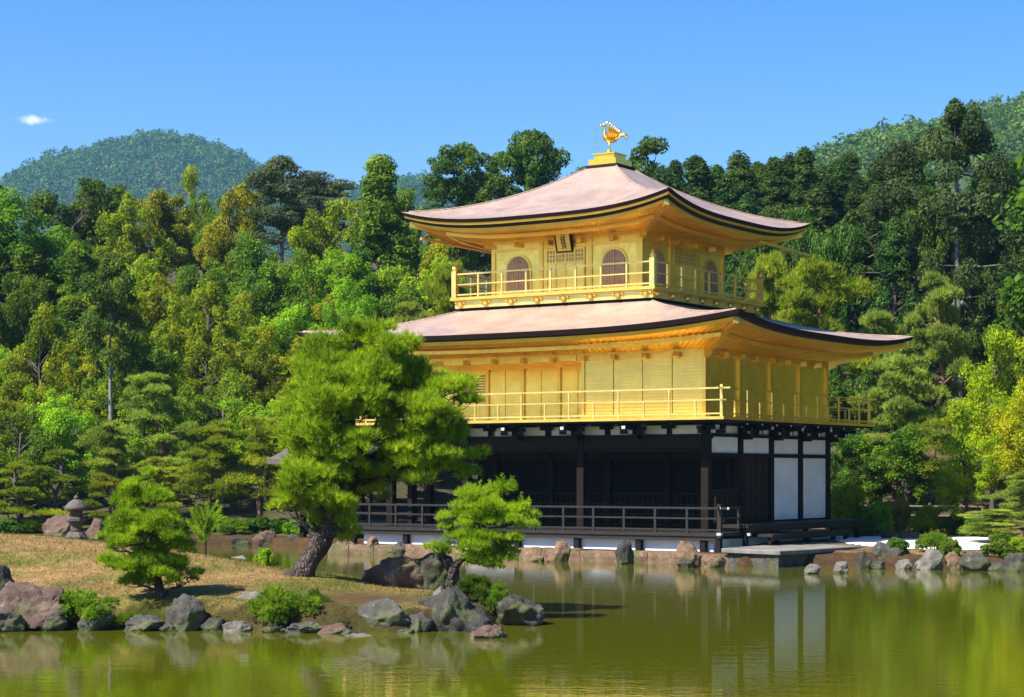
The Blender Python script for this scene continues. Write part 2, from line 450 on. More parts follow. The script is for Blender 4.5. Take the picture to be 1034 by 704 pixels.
def ground_mat():
    m, n, l, p = new_mat('ground_cover')
    vc = n.new('ShaderNodeVertexColor'); vc.layer_name = 'soil'
    no = noise_node(n, l, 0.9, 8, rough=0.65)
    n2 = noise_node(n, l, 7, 6, rough=0.7)
    mx = n.new('ShaderNodeMixRGB'); mx.blend_type = 'OVERLAY'; mx.inputs['Fac'].default_value = 0.8
    l.new(vc.outputs[0], mx.inputs['Color1']); l.new(no.outputs[0], mx.inputs['Color2'])
    m2 = n.new('ShaderNodeMixRGB'); m2.blend_type = 'OVERLAY'; m2.inputs['Fac'].default_value = 0.9
    l.new(mx.outputs[0], m2.inputs['Color1']); l.new(n2.outputs[0], m2.inputs['Color2'])
    l.new(m2.outputs[0], p.inputs['Base Color'])
    p.inputs['Roughness'].default_value = 0.95
    p.inputs['Specular IOR Level'].default_value = 0.1
    b = n.new('ShaderNodeBump'); b.inputs['Strength'].default_value = 0.7; b.inputs['Distance'].default_value = 0.06
    l.new(n2.outputs[0], b.inputs['Height']); l.new(b.outputs[0], p.inputs['Normal'])
    return m


M['ground'] = ground_mat()
M['gravel'] = simple('white_gravel', [(0.3, (0.45, 0.44, 0.42)), (0.7, (0.62, 0.61, 0.59))], 12, 0.9, bump=0.5, bscale=30)
M['paving'] = simple('pale_landing_stone', [(0.3, (0.09, 0.085, 0.078)), (0.7, (0.20, 0.19, 0.178))], 1.5, 0.8, bump=0.2)
M['grass_dry'] = leaf_mat('dry_moss_grass', (0.045, 0.062, 0.008), (0.10, 0.092, 0.018), (0.18, 0.115, 0.04), trans=0.32, var=0.0, nscale=1.6)


def water_mat():
    m, n, l, p = new_mat('green_pond_water')
    p.inputs['Base Color'].default_value = (0.064, 0.072, 0.002, 1)
    p.inputs['Roughness'].default_value = 0.03
    p.inputs['IOR'].default_value = 1.33
    t = n.new('ShaderNodeTexCoord')
    hs_ = []
    for sc_, st, k in ((1.0, (1.3, 2.6, 1), 0.5), (1.0, (5.0, 11.0, 1), 0.22)):
        mpn = n.new('ShaderNodeMapping'); mpn.inputs['Scale'].default_value = st
        no = n.new('ShaderNodeTexNoise'); no.inputs['Scale'].default_value = sc_; no.inputs['Detail'].default_value = 2
        l.new(t.outputs['Object'], mpn.inputs['Vector']); l.new(mpn.outputs[0], no.inputs['Vector'])
        q = n.new('ShaderNodeMath'); q.operation = 'MULTIPLY'; q.inputs[1].default_value = k
        l.new(no.outputs[0], q.inputs[0]); hs_.append(q)
    ad = n.new('ShaderNodeMath'); ad.operation = 'ADD'
    l.new(hs_[0].outputs[0], ad.inputs[0]); l.new(hs_[1].outputs[0], ad.inputs[1])
    b = n.new('ShaderNodeBump'); b.inputs['Strength'].default_value = 0.045; b.inputs['Distance'].default_value = 0.12
    l.new(ad.outputs[0], b.inputs['Height']); l.new(b.outputs[0], p.inputs['Normal'])
    return m


M['water'] = water_mat()

# ------------------------------------------------------------------ the lie of the land
TH = 0.5828; CT, ST = math.cos(TH), math.sin(TH); PX, D0 = 5.733, 56.488


def uv2w(u, v):
    return (u * CT + v * ST + PX, -u * ST + v * CT + D0)


def poly_sd(X, Y, poly):
    """signed distance, positive inside"""
    P = np.array(poly, float); d = np.full(X.shape, 1e9); ins = np.zeros(X.shape, bool)
    for i in range(len(P)):
        a, b = P[i], P[(i + 1) % len(P)]; e = b - a
        t = np.clip(((X - a[0]) * e[0] + (Y - a[1]) * e[1]) / (e @ e), 0, 1)
        d = np.minimum(d, np.hypot(X - a[0] - t * e[0], Y - a[1] - t * e[1]))
        if a[1] != b[1]:
            c = ((a[1] > Y) != (b[1] > Y)) & (X < (b[0] - a[0]) * (Y - a[1]) / (b[1] - a[1]) + a[0]); ins ^= c
    return np.where(ins, d, -d)


MAIN = [(-4000, 70), (-60, 70), (-30, 70.5), (-14, 69.5), (-9, 69), (-6.2, 66.5), uv2w(-12.6, -0.9), uv2w(-12.4, -1.5), uv2w(1.6, -1.5),
        uv2w(2.3, -2.4), uv2w(3.4, -1.2), (9.3, 53.6), (11, 52.6), (13.5, 52.1), (17, 51.4), (24, 49), (40, 46), (4000, 40), (4000, 6000), (-4000, 6000)]
ISLE = [(-60, 31.5), (-14, 31.7), (-9, 31.9), (-7, 31.7), (-5.8, 31.7), (-4.6, 31.4), (-3.2, 31.0), (-2.0, 31.0), (-0.9, 31.3), (-0.2, 32.2), (0.25, 33.2),
        (0.2, 34.0), (-0.8, 35.3), (-2.4, 37.0), (-4.5, 39.5), (-6.5, 43), (-9, 47), (-14, 50), (-60, 52)]
BANK = [(-4000, -300), (4000, -300), (4000, 9), (20, 9), (-20, 9), (-4000, 9)]
rX = [-60, -14, -9, -6, -4, -2, -1, 0.2, 1]
rZ = [1.75, 1.5, 1.24, 0.98, 0.74, 0.52, 0.42, 0.2, 0.1]
rY = [42, 41, 39.5, 37, 35.2, 34.2, 33.8, 33.4, 33.2]


def sstep(x): x = np.clip(x, 0, 1); return x * x * (3 - 2 * x)


def hnoise(X, Y):
    return (np.sin(X * 1.3 + 1.7 * np.sin(Y * 0.7)) * np.sin(Y * 1.1 + 1.3 * np.sin(X * 0.9)) * 0.5 + np.sin(X * 3.1 + 2 * np.sin(Y * 2.3)) * np.sin(Y * 2.9 + X) * 0.22)


def ground_z(X, Y):
    X = np.asarray(X, float); Y = np.asarray(Y, float)
    sm = poly_sd(X, Y, MAIN); si = poly_sd(X, Y, ISLE); sb = poly_sd(X, Y, BANK)
    zm = -0.9 + 1.2 * sstep((sm + 0.45) / 0.7) + 0.18 * sstep(sm / 5)
    start = np.interp(X, [-60, -8, 4, 20, 60], [73, 73, 84, 74, 66])
    r = np.maximum(Y - start, 0)
    zm = zm + np.where(sm > 0, np.minimum(r * r * 0.012, 0.29 * r) * (r < 60) + (r >= 60) * (17.4 + (r - 60) * 0.05), 0) * np.where(r < 60, 1, 1)
    zm = zm + np.where(sm > 1, hnoise(X * 0.4, Y * 0.4) * 0.12, 0)
    R = np.interp(X, rX, rY); H = np.interp(X, rX, rZ)
    si = si + 0.22 * hnoise(X * 1.7, Y * 1.7) * (si < 3)
    fr = sstep((si + 0.5) / 1.1) * 0.95                       # shore bank
    ff = sstep(np.clip(1 - np.maximum(R - Y, 0) / np.maximum(R - 31.0, 0.5), 0, 1) * 0.92 + 0.08)
    bb = np.where(Y > R, 1 - 0.5 * sstep((Y - R) / 6), 1)
    edge = np.minimum(0.36, H)
    zi = -0.9 + fr * (0.9 + edge) / 0.95 + np.clip(si, 0, 0.6) / 0.6 * (H - edge) * ff * bb + np.where(si > 0.2, hnoise(X, Y) * 0.035, 0)
    zb = -0.9 + 1.7 * sstep((sb + 0.5) / 2)
    return np.maximum(np.maximum(zm, zi), zb)


def gz(x, y): return float(ground_z(np.array([x]), np.array([y]))[0])


def px2w(x, Y): return (x - 517.0) * Y / F
def py2z(y, Y): return CZ + (Y0 - y) * Y / F


def axis(core0, core1, step, lo, hi, grow=1.16):
    a = list(np.arange(core0, core1 + 1e-6, step)); s = step
    while a[-1] < hi: s *= grow; a.append(a[-1] + s)
    s = step
    while a[0] > lo: s *= grow; a.insert(0, a[0] - s)
    return np.array(a)


xs = np.concatenate([axis(-12, 19, 0.13, -3500, 3500)])
ys = np.concatenate([axis(30.2, 75, 0.14, -250, 4500)])
GX, GY = np.meshgrid(xs, ys)
GZ = ground_z(GX, GY)
nv = GX.size; nx = len(xs)
idx = np.arange(nv).reshape(GX.shape)
fc = np.stack([idx[:-1, :-1], idx[:-1, 1:], idx[1:, 1:], idx[1:, :-1]], -1).reshape(-1, 4)
me = np_mesh('ground', np.stack([GX, GY, GZ], -1).reshape(-1, 3), fc, M['ground'], True)
# soil colours: dry moss and bare earth on the islet with some shade painted in, brown earth on the right bank, leaf litter in the wood
si = poly_sd(GX, GY, ISLE); sm = poly_sd(GX, GY, MAIN)
nz = hnoise(GX * 0.9 + 3, GY * 0.9) + 0.6 * hnoise(GX * 2.3, GY * 2.3 + 5)
soil = np.zeros(GX.shape + (4,)); soil[..., 3] = 1
litter = np.array([0.055, 0.05, 0.025]); tan = np.array([0.21, 0.125, 0.055]); mossc = np.array([0.085, 0.10, 0.016]); earth = np.array([0.16, 0.095, 0.05]); lawn = np.array([0.055, 0.075, 0.014])
soil[..., :3] = litter
isl = si > -0.8
k = np.clip(0.48 + 0.95 * nz + 0.25 * (GX + 5) / 4, 0, 1)[..., None]
soil[isl, :3] = (tan * (1 - k) + mossc * k)[isl]
bankm = isl & (GZ < 0.40 + 0.16 * hnoise(GX * 2.1, GY * 2.1))
soil[bankm, :3] = (earth * 0.36 * (1 - k) + mossc * 0.42 * k)[bankm]  # dark bank earth and moss, with the shade low on the bank painted in
bare = np.exp(-(((GX + 2.6) / 1.6) ** 2 + ((GY - 32.6) / 1.0) ** 2))[..., None]  # bare earth, its colour darkened to stand for the pine's cast shadow
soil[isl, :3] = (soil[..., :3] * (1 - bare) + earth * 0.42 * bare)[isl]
nearm = (sm > 0) & (GY < 76) & (GX > 6)
kk = np.clip(0.5 + 0.6 * nz, 0, 1)[..., None]
soil[nearm, :3] = (earth * 0.95 * (1 - kk * 0.35) + lawn * kk * 0.35)[nearm]
edgem = (sm > -1) & (sm < 1.2) & (GZ < 0.36)
soil[edgem, :3] = earth * 0.3
leftm = (sm > 1.2) & (GY < 75) & (GX <= -5)
soil[leftm, :3] = (lawn * (1 - kk) + mossc * 0.7 * kk)[leftm]
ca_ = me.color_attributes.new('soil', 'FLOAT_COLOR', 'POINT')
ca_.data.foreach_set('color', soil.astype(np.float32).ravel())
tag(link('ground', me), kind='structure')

wx = np.linspace(-62, 62, 2); wy = np.linspace(4, 76, 2)
me = np_mesh('pond', np.array([(-70, 2, 0), (90, 2, 0), (90, 78, 0), (-70, 78, 0)], float), np.array([[0, 1, 2, 3]]), M['water'])
tag(link('pond_water', me), kind='structure')

# white gravel court beside the pavilion
gp = [(9.9, 56.6), (11.0, 55.4), (13.0, 54.9), (14.6, 55.8), (15.2, 59.0), (15.6, 62.5), (14.0, 64.5), (11.5, 64.8), (10.2, 62.5)]
ax_, ay_ = np.meshgrid(np.arange(9, 17, 0.16), np.arange(55, 66, 0.16))
sd_ = poly_sd(ax_, ay_, gp); az_ = ground_z(ax_, ay_) + 0.02 + 0.03 * sstep(sd_ / 0.6)
ii = np.arange(ax_.size).reshape(ax_.shape)
q = np.stack([ii[:-1, :-1], ii[:-1, 1:], ii[1:, 1:], ii[1:, :-1]], -1).reshape(-1, 4)
q = q[(sd_.ravel()[q] > -0.05).all(1)]
me = np_mesh('gravel', np.stack([ax_, ay_, az_], -1).reshape(-1, 3), q, M['gravel'], True)
tag(link('gravel_court', me), kind='structure')

exec_after = []

# ------------------------------------------------------------------ foliage
def unit(v): return v / np.maximum(np.linalg.norm(v, axis=-1, keepdims=True), 1e-9)


def leaf_quads(cen, nor, size, rng, aspect=1.7, jit=0.6):
    """diamond leaves: cen (N,3), nor (N,3), size (N,)"""
    n = len(cen)
    nn = unit(nor + rng.normal(0, jit, (n, 3)))
    t = unit(np.cross(nn, rng.normal(0, 1, (n, 3))))
    b = np.cross(nn, t)
    s = size[:, None]
    v = np.stack([cen - t * s * aspect * 0.5, cen + b * s * 0.5, cen + t * s * aspect * 0.5, cen - b * s * 0.5], 1)
    return v.reshape(-1, 3)


def quads_mesh(name, v, mat):
    return np_mesh(name, v, np.arange(len(v)).reshape(-1, 4), mat)


def tris_mesh(name, v, mat):
    return np_mesh(name, v, np.arange(len(v)).reshape(-1, 3), mat)


def sphere_pts(n, rng, up=0.0):
    v = unit(rng.normal(0, 1, (n, 3)))
    if up: v = unit(v + np.array([0, 0, up]))
    return v


def clump_crown(name, mat, rng, prof, z0, z1, nclump, cr, nleaf, leaf, squash=0.8, inner=0.55, up=0.35, aspect=1.6, droop=0.0):
    """clumps of leaves spread through a crown whose radius at relative height h is prof(h)"""
    out = []; cents = []
    for i in range(nclump):
        h = rng.random() ** 0.8
        a = rng.random() * 2 * math.pi
        r = prof(h) * (inner + (1 - inner) * rng.random()) * (0.85 + 0.3 * rng.random())
        c = np.array([r * math.cos(a), r * math.sin(a), z0 + (z1 - z0) * h])
        R = cr * (0.5 + 0.95 * rng.random() ** 1.5)
        cents.append((c, R))
        k = max(12, int(nleaf * (R / cr) ** 2))
        d = sphere_pts(k, rng, up)
        # a smaller lump structure on the clump's own surface
        w = 1 + 0.22 * np.sin(d[:, 0] * 5 + i) * np.sin(d[:, 1] * 5 + 2 * i) * np.sin(d[:, 2] * 4 + i * 3)
        rr = (0.62 + 0.42 * rng.random(k) ** 0.6) * w
        p = c + d * rr[:, None] * R * np.array([1, 1, squash])
        if droop: p[:, 2] -= droop * ((d[:, 0] ** 2 + d[:, 1] ** 2) * R)
        out.append(leaf_quads(p, d + np.array([0, 0, 0.25]), leaf * (0.6 + 0.8 * rng.random(k)), rng, aspect))
    return quads_mesh(name, np.concatenate(out), mat), cents


def tufts(cen, axis_, length, width, per, rng, spread=0.8):
    """needle tufts: per blades fan out from each centre round its axis"""
    n = len(cen)
    c = np.repeat(cen, per, 0); ax = np.repeat(axis_, per, 0)
    d = unit(ax + rng.normal(0, spread, (n * per, 3)) * 0.75)
    L = (np.repeat(length, per) * (0.65 + 0.5 * rng.random(n * per)))[:, None]
    s = unit(np.cross(d, rng.normal(0, 1, (n * per, 3)))) * width * 0.5
    return np.stack([c - s, c + s, c + d * L], 1).reshape(-1, 3)


def pad(c, rx, ry, rz, n, rng, length, width, per, lift=0.9, spread=0.75, fluff=0.10):
    """a flattened cushion of needle tufts, thicker at the middle, ragged at the rim"""
    a = rng.random(n) * 2 * math.pi; r = np.sqrt(rng.random(n)) * (0.9 + 0.25 * np.sin(a * 3 + rng.random() * 6) * rng.random(n))
    x = r * np.cos(a); y = r * np.sin(a)
    dome = np.sqrt(np.clip(1 - np.minimum(r, 1) ** 2, 0.02, 1))
    z = dome * (0.15 + 0.85 * rng.random(n)) + rng.normal(0, fluff, n)
    p = np.stack([c[0] + x * rx, c[1] + y * ry, c[2] + z * rz - 0.15 * rz * r], -1)
    ax = unit(np.stack([x * 0.75, y * 0.75, np.full(n, lift)], -1))
    return tufts(p, ax, np.full(n, length), width, per, rng, spread)


def limb(mb, a, b, r0, r1, rng, sag=0.12, n=6, wob=0.08):
    a, b = np.array(a, float), np.array(b, float); L = np.linalg.norm(b - a)
    t = np.linspace(0, 1, n)[:, None]
    p = a + (b - a) * t
    p[:, 2] += sag * L * np.sin(t[:, 0] * math.pi)
    p[1:-1] += rng.normal(0, wob * L / n, (n - 2, 3))
    mb.tube([tuple(q) for q in p], list(np.linspace(r0, r1, n)), 7)
    return p


def trunk_mesh(name, mat, rng, pts, r0, r1, cents=(), rl=0.06, every=3, start=0.25):
    mb = MB(); pts = np.array(pts, float)
    mb.tube([tuple(p) for p in pts], list(np.linspace(r0, r1, len(pts))), 9)
    zmin, zmax = pts[0, 2], pts[-1, 2]
    for i, (c, R) in enumerate(cents):
        if i % every: continue
        h = np.clip((c[2] - 0.8 - zmin) / max(zmax - zmin, 0.1), start, 0.97)
        k = h * (len(pts) - 1); j = int(k); f = k - j
        p = pts[j] * (1 - f) + pts[min(j + 1, len(pts) - 1)] * f
        limb(mb, p, c, rl * (1.2 - 0.6 * h), rl * 0.3, rng, 0.05, 5)
    return mb.mesh(name, mat, True)


def wob_trunk(H, rng, lean=0.0, wob=0.12, n=8):
    z = np.linspace(-0.4, H, n)
    x = np.cumsum(rng.normal(0, wob / 2, n)) + lean * z; y = np.cumsum(rng.normal(0, wob / 2, n))
    return np.stack([x - x[0], y - y[0], z], -1)


PROTO = {}


def proto(kind, variants, fn):
    PROTO[kind] = [fn(np.random.default_rng(sum(map(ord, kind)) * 37 + i)) for i in range(variants)]


def mk_broad(mat, bark, wide=1.0, leaf=0.10, nclump=92):
    def fn(r):
        # natural height 8 m, radius 3 m: a few unequal lobes, each made of small ragged clumps
        lobes = [(np.array([r.normal(0, 0.9), r.normal(0, 0.9), 5.2 + r.random()]) * np.array([wide, wide, 1]), 1.9)]
        for i in range(7):
            a = i * 0.9 + r.random(); q = 1.2 + 1.0 * r.random()
            lobes.append((np.array([q * math.cos(a) * wide, q * math.sin(a) * wide, 2.4 + 3.4 * r.random()]), 1.0 + 0.75 * r.random()))
        out = []; ce = []
        for i in range(nclump):
            c0, R0 = lobes[r.integers(len(lobes))]
            d = sphere_pts(1, r, 0.35)[0]
            c = c0 + d * R0 * (0.55 + 0.5 * r.random()) * np.array([1, 1, 1.05])
            R_ = 0.34 + 0.42 * r.random() ** 1.5; k = int(330 * (R_ / 0.55) ** 2)
            dd = sphere_pts(k, r, 0.25)
            w = 1 + 0.35 * np.sin(dd[:, 0] * 6 + i) * np.sin(dd[:, 1] * 6 + 2 * i) * np.sin(dd[:, 2] * 5 + i * 3)
            p = c + dd * ((0.45 + 0.65 * r.random(k) ** 0.7) * w)[:, None] * R_ * np.array([1, 1, 0.85])
            out.append(leaf_quads(p, dd + np.array([0, 0, 0.35]), leaf * (0.5 + 0.9 * r.random(k)), r, 1.6)); ce.append((c, R_))
        me = quads_mesh('crown', np.concatenate(out), mat)
        tr = trunk_mesh('trunk', bark, r, wob_trunk(5.6, r), 0.20, 0.05, ce, 0.07, 3)
        return me, tr, 7.7, 3.0 * wide
    return fn


def mk_conifer(mat, bark, R=2.4, H=14.0, z0=4.0, nclump=170, cr=0.48, power=0.8, leaf=0.10, droop=0.6, nleaf=150):
    def fn(r):
        ph = r.random() * 6
        pr = lambda h: R * ((1 - h) ** power * 0.98 + 0.03) * (0.85 + 0.25 * math.sin(h * 17 + ph))
        me, ce = clump_crown('crown', mat, r, pr, z0, H - 0.5, nclump, cr, nleaf, leaf, 0.62, 0.35, 0.2, 2.0, droop)
        tr = trunk_mesh('trunk', bark, r, wob_trunk(H * 0.84, r, 0, 0.05), 0.24, 0.03, ce, 0.05, 3, 0.1)
        return me, tr, H, R
    return fn


def mk_cedar(r):
    # tall cedar with hanging rounded tufts and gaps between them
    H = 16.0; out = []; ce = []
    tp = wob_trunk(H - 2.2, r, 0, 0.10, 10)
    for i in range(62):
        h = r.random(); a = r.random() * 6.28
        R = 3.0 * (0.35 + 0.75 * math.sin(math.pi * (0.12 + 0.80 * h)) ** 0.8) * (1 - 0.45 * max(0, h - 0.5) / 0.5)
        rr = R * (0.3 + 0.75 * r.random()); c = np.array([rr * math.cos(a), rr * math.sin(a), 4.6 + h * 10.8])
        q = 0.40 + 0.6 * r.random(); k = int(420 * q * q / 0.5)
        d = sphere_pts(k, r, 0.25)
        p = c + d * (0.7 + 0.3 * r.random((k, 1))) * q * np.array([1, 1, 0.85])
        p[:, 2] -= 0.55 * (d[:, 0] ** 2 + d[:, 1] ** 2) * q
        out.append(leaf_quads(p, d, 0.10 * (0.6 + 0.8 * r.random(k)), r, 2.0)); ce.append((c, q))
    me = quads_mesh('crown', np.concatenate(out), M['leaf_cedar'])
    mb = MB(); mb.tube([tuple(p) for p in tp], list(np.linspace(0.42, 0.07, 10)), 10)
    for c, q in ce:
        z = max(2.5, c[2] - 0.4); k = int(np.searchsorted(tp[:, 2], z)); k = min(k, 9)
        limb(mb, tp[k], c, 0.07, 0.02, r, 0.0, 5)
    for i in range(9):       # bare dead branches on the lower trunk
        a = r.random() * 6.28; z = 1.5 + 3.6 * r.random(); L = 0.8 + 1.6 * r.random()
        limb(mb, (0, 0, z), (L * math.cos(a), L * math.sin(a), z - 0.3), 0.035, 0.01, r, 0.1, 5)
    return me, mb.mesh('trunk', M['bark_cedar'], True), H, 3.1


def mk_redpine(mat, bark, H=8.0, R=3.0, npads=17, rz=0.42, lean=0.06):
    def fn(r):
        tp = wob_trunk(H - 0.8, r, lean * (1 if r.random() < 0.5 else -1), 0.35, 9)
        out = []; mb = MB(); mb.tube([tuple(p) for p in tp], list(np.linspace(0.19, 0.05, 9)), 9)
        for i in range(npads):
            h = (i + 0.5 * r.random()) / npads; z = H * (0.30 + 0.66 * h)
            a = i * 2.4 + r.random(); rad = R * (1 - 0.62 * h) * (0.25 + 0.65 * r.random()) if h < 0.94 else 0.1
            k = min(8, int(np.searchsorted(tp[:, 2], z - 0.5)))
            c = np.array([tp[k, 0] + rad * math.cos(a), tp[k, 1] + rad * math.sin(a), z])
            pr = (0.75 + 0.5 * r.random()) * (1.15 - 0.4 * h)
            for s in range(4):
                o = r.normal(0, 0.42 * pr, 3) * np.array([1, 1, 0.3])
                out.append(pad(c + o, pr * 0.68, pr * 0.68, rz * pr * (0.7 + 0.5 * r.random()), 75, r, 0.26, 0.045, 8))
            if h < 0.94: limb(mb, tp[k], c - np.array([0, 0, 0.05]), 0.06, 0.02, r, 0.06, 6, 0.15)
        return tris_mesh('crown', np.concatenate(out), mat), mb.mesh('trunk', bark, True), H, R
    return fn


def mk_cloudpine(r):
    # clipped garden pine: separate flat cushions on twisting limbs; natural height 3.2
    H = 3.2; tp = np.array([(0, 0, -0.3), (0.1, 0, 0.4), (0.3, 0.1, 0.9), (0.1, 0, 1.5), (-0.1, 0, 2.1), (0.05, 0, 2.8)]) + r.normal(0, 0.06, (6, 3))
    out = []; mb = MB(); mb.tube([tuple(p) for p in tp], list(np.linspace(0.13, 0.04, 6)), 9)
    for i in range(12):
        h = (i + 0.3 * r.random()) / 12; z = 0.75 + 2.35 * h; a = i * 2.4 + 0.7 * r.random(); rad = (1.95 * (1 - 0.8 * h)) * (0.5 + 0.55 * r.random())
        k = min(5, 1 + int(h * 4.2)); c = np.array([tp[k, 0] + rad * math.cos(a), tp[k, 1] + rad * math.sin(a), z])
        q = 0.62 * (1.1 - 0.3 * h) * (0.8 + 0.4 * r.random())
        for s in range(3):
            o = r.normal(0, 0.3 * q, 3) * np.array([1, 1, 0.12])
            out.append(pad(c + o, q * 0.8, q * 0.8, 0.20 * q + 0.05, 120, r, 0.13, 0.03, 8, 1.2))
        limb(mb, tp[k], c - np.array([0, 0, 0.03]), 0.05, 0.018, r, 0.0, 6, 0.25)
    return tris_mesh('crown', np.concatenate(out), M['pine_far']), mb.mesh('trunk', M['bark_brown'], True), H, 2.0


def mk_bush(mat, R=0.8, H=0.8, n=64, leaf=0.05, nl=230):
    def fn(r):
        pr = lambda h: R * (0.75 * math.cos(h * 1.2) + 0.1)
        me, ce = clump_crown('foliage', mat, r, pr, 0.12 * H, 0.85 * H, n, 0.19 * R + 0.03, nl, leaf, 0.85, 0.1, 0.5, 1.7)
        mb = MB()
        for c, q in ce[::2]: limb(mb, (0, 0, -0.1), c, 0.018, 0.006, r, 0.05, 4)
        return me, mb.mesh('stem', M['bark_brown'], True), H, R
    return fn


proto('yellow', 4, mk_broad(M['leaf_yellow'], M['bark_brown']))
proto('olive', 3, mk_broad(M['leaf_olive'], M['bark_brown'], 0.95))
proto('green', 4, mk_broad(M['leaf_green'], M['bark_brown'], 1.05))
proto('dark', 3, mk_broad(M['leaf_dark'], M['bark_brown'], 1.0))
proto('bright', 2, mk_broad(M['leaf_bright'], M['bark_brown'], 1.05))
proto('maple', 2, mk_broad(M['leaf_maple'], M['bark_brown'], 1.05, 0.09))
proto('conifer', 4, mk_conifer(M['leaf_conifer'], M['bark_brown']))
proto('lush', 3, mk_conifer(M['leaf_green'], M['bark_brown'], 3.2, 13.0, 2.5, 190, 0.60, 0.85, 0.11, 0.35, 210))
proto('gray', 2, mk_conifer(M['leaf_gray'], M['bark_gray'], 2.6, 14.0, 7.2, 75, 0.62, 0.35, 0.09, 0.3, 250))
proto('skypine', 3, mk_conifer(M['leaf_dark'], M['bark_brown'], 3.3, 12.0, 4.0, 120, 0.55, 0.30, 0.095, 0.1, 220))
proto('hightree', 1, mk_conifer(M['leaf_dark'], M['bark_gray'], 3.0, 12.0, 6.6, 80, 0.55, 0.35, 0.095, 0.1, 230))
proto('cedar', 2, mk_cedar)
proto('redpine', 4, mk_redpine(M['pine_far'], M['bark_red']))
proto('softpine', 3, mk_redpine(M['pine_soft'], M['bark_red'], 9.0, 3.2, 22, 0.45))
proto('cloudpine', 3, mk_cloudpine)
def mk_juniper(mat):
    def fn(r):
        out = []; mb = MB()
        for i in range(15):
            a = i * 2.4 + r.random(); q = 0.78 * math.sqrt((i + 0.4) / 15); z = 0.66 * (1 - q * q) * (0.55 + 0.45 * r.random()) + 0.10
            c = np.array([q * math.cos(a), q * math.sin(a), z]); R_ = 0.20 + 0.14 * r.random()
            out.append(pad(c, R_, R_, 0.10, 150, r, 0.085, 0.022, 7, 0.8, 0.7, 0.35))
            out.append(pad(c - np.array([0, 0, 0.16]), R_, R_, 0.08, 90, r, 0.085, 0.022, 7, 0.6, 0.7, 0.35))
            limb(mb, (0, 0, -0.1), c, 0.02, 0.006, r, 0.03, 4)
        return tris_mesh('foliage', np.concatenate(out), mat), mb.mesh('stem', M['bark_brown'], True), 0.85, 0.95
    return fn


proto('juniper', 3, mk_juniper(M['shrub_sprays']))
proto('fern', 3, mk_juniper(M['leaf_green']))
proto('bush', 3, mk_bush(M['leaf_green']))
proto('brightbush', 3, mk_bush(M['leaf_bright']))
proto('mapbush', 2, mk_bush(M['leaf_maple']))
proto('rustbush', 2, mk_bush(M['leaf_orange']))

KINDTXT = {
    'yellow': ('broadleaf_tree', 'yellow-green broadleaf tree', 'tree'), 'olive': ('broadleaf_tree', 'golden olive broadleaf tree', 'tree'),
    'green': ('broadleaf_tree', 'mid-green broadleaf tree', 'tree'), 'dark': ('broadleaf_tree', 'dark green broadleaf tree', 'tree'),
    'bright': ('broadleaf_tree', 'bright green broadleaf tree', 'tree'), 'maple': ('maple_tree', 'pale yellow-green maple', 'tree'),
    'conifer': ('conifer_tree', 'dark pointed conifer', 'tree'), 'lush': ('conifer_tree', 'lush green cone-shaped conifer', 'tree'),
    'gray': ('cypress_tree', 'thin grey-green cypress', 'tree'), 'skypine': ('tall_pine', 'tall dark open-crowned pine', 'tree'),
    'hightree': ('tall_pine', 'dark pine on a bare trunk', 'tree'),
    'cedar': ('cedar_tree', 'tall cedar with tufted brownish sprays', 'tree'), 'redpine': ('red_pine', 'bright green pine with layered boughs', 'pine'),
    'softpine': ('red_pine', 'soft grey-green pine with layered boughs', 'pine'), 'cloudpine': ('garden_pine', 'clipped garden pine with flat cushions', 'pine'),
    'juniper': ('shrub', 'bright spreading shrub', 'shrub'), 'fern': ('shrub', 'dark spreading shrub', 'shrub'),
    'bush': ('shrub', 'leafy green shrub', 'shrub'), 'brightbush': ('shrub', 'bright green shrub', 'shrub'),
    'mapbush': ('shrub', 'yellow-green clipped shrub', 'shrub'), 'rustbush': ('shrub', 'rust-tinged azalea shrub', 'shrub'),
}
PLANTS = []      # (root, kind, zone, x of the crown in the photo)


def plant(kind, X, Y, h, w=None, zone='', label=None, z=None, var=None, rz=None):
    """one tree or shrub, its crown and trunk sharing mesh data with others of its kind"""
    vs = PROTO[kind]; i = len(PLANTS)
    cr, tr, H, R = vs[(i * 7 + 3) % len(vs) if var is None else var % len(vs)]
    nm, txt, cat = KINDTXT[kind]
    zz = gz(X, Y) if z is None else z
    o = empty(nm, (X, Y, zz - 0.03), (i * 2.399) % 6.283 if rz is None else rz)
    s = h / H; sx = (w / (2 * R)) if w else s
    o.scale = (sx, sx, s)
    link(cr.name.split('.')[0], cr, o); link(tr.name.split('.')[0], tr, o)
    tag(o, label, cat)
    PLANTS.append((o, kind, zone, 517 + F * X / Y, label, txt))
    return o


def at(x, ytop, Y, kind, wpx=None, zone='', label=None, **k):
    X = px2w(x, Y); z = gz(X, Y); h = py2z(ytop, Y) - z
    return plant(kind, X, Y, h, wpx * Y / F if wpx else None, zone, label, **k)


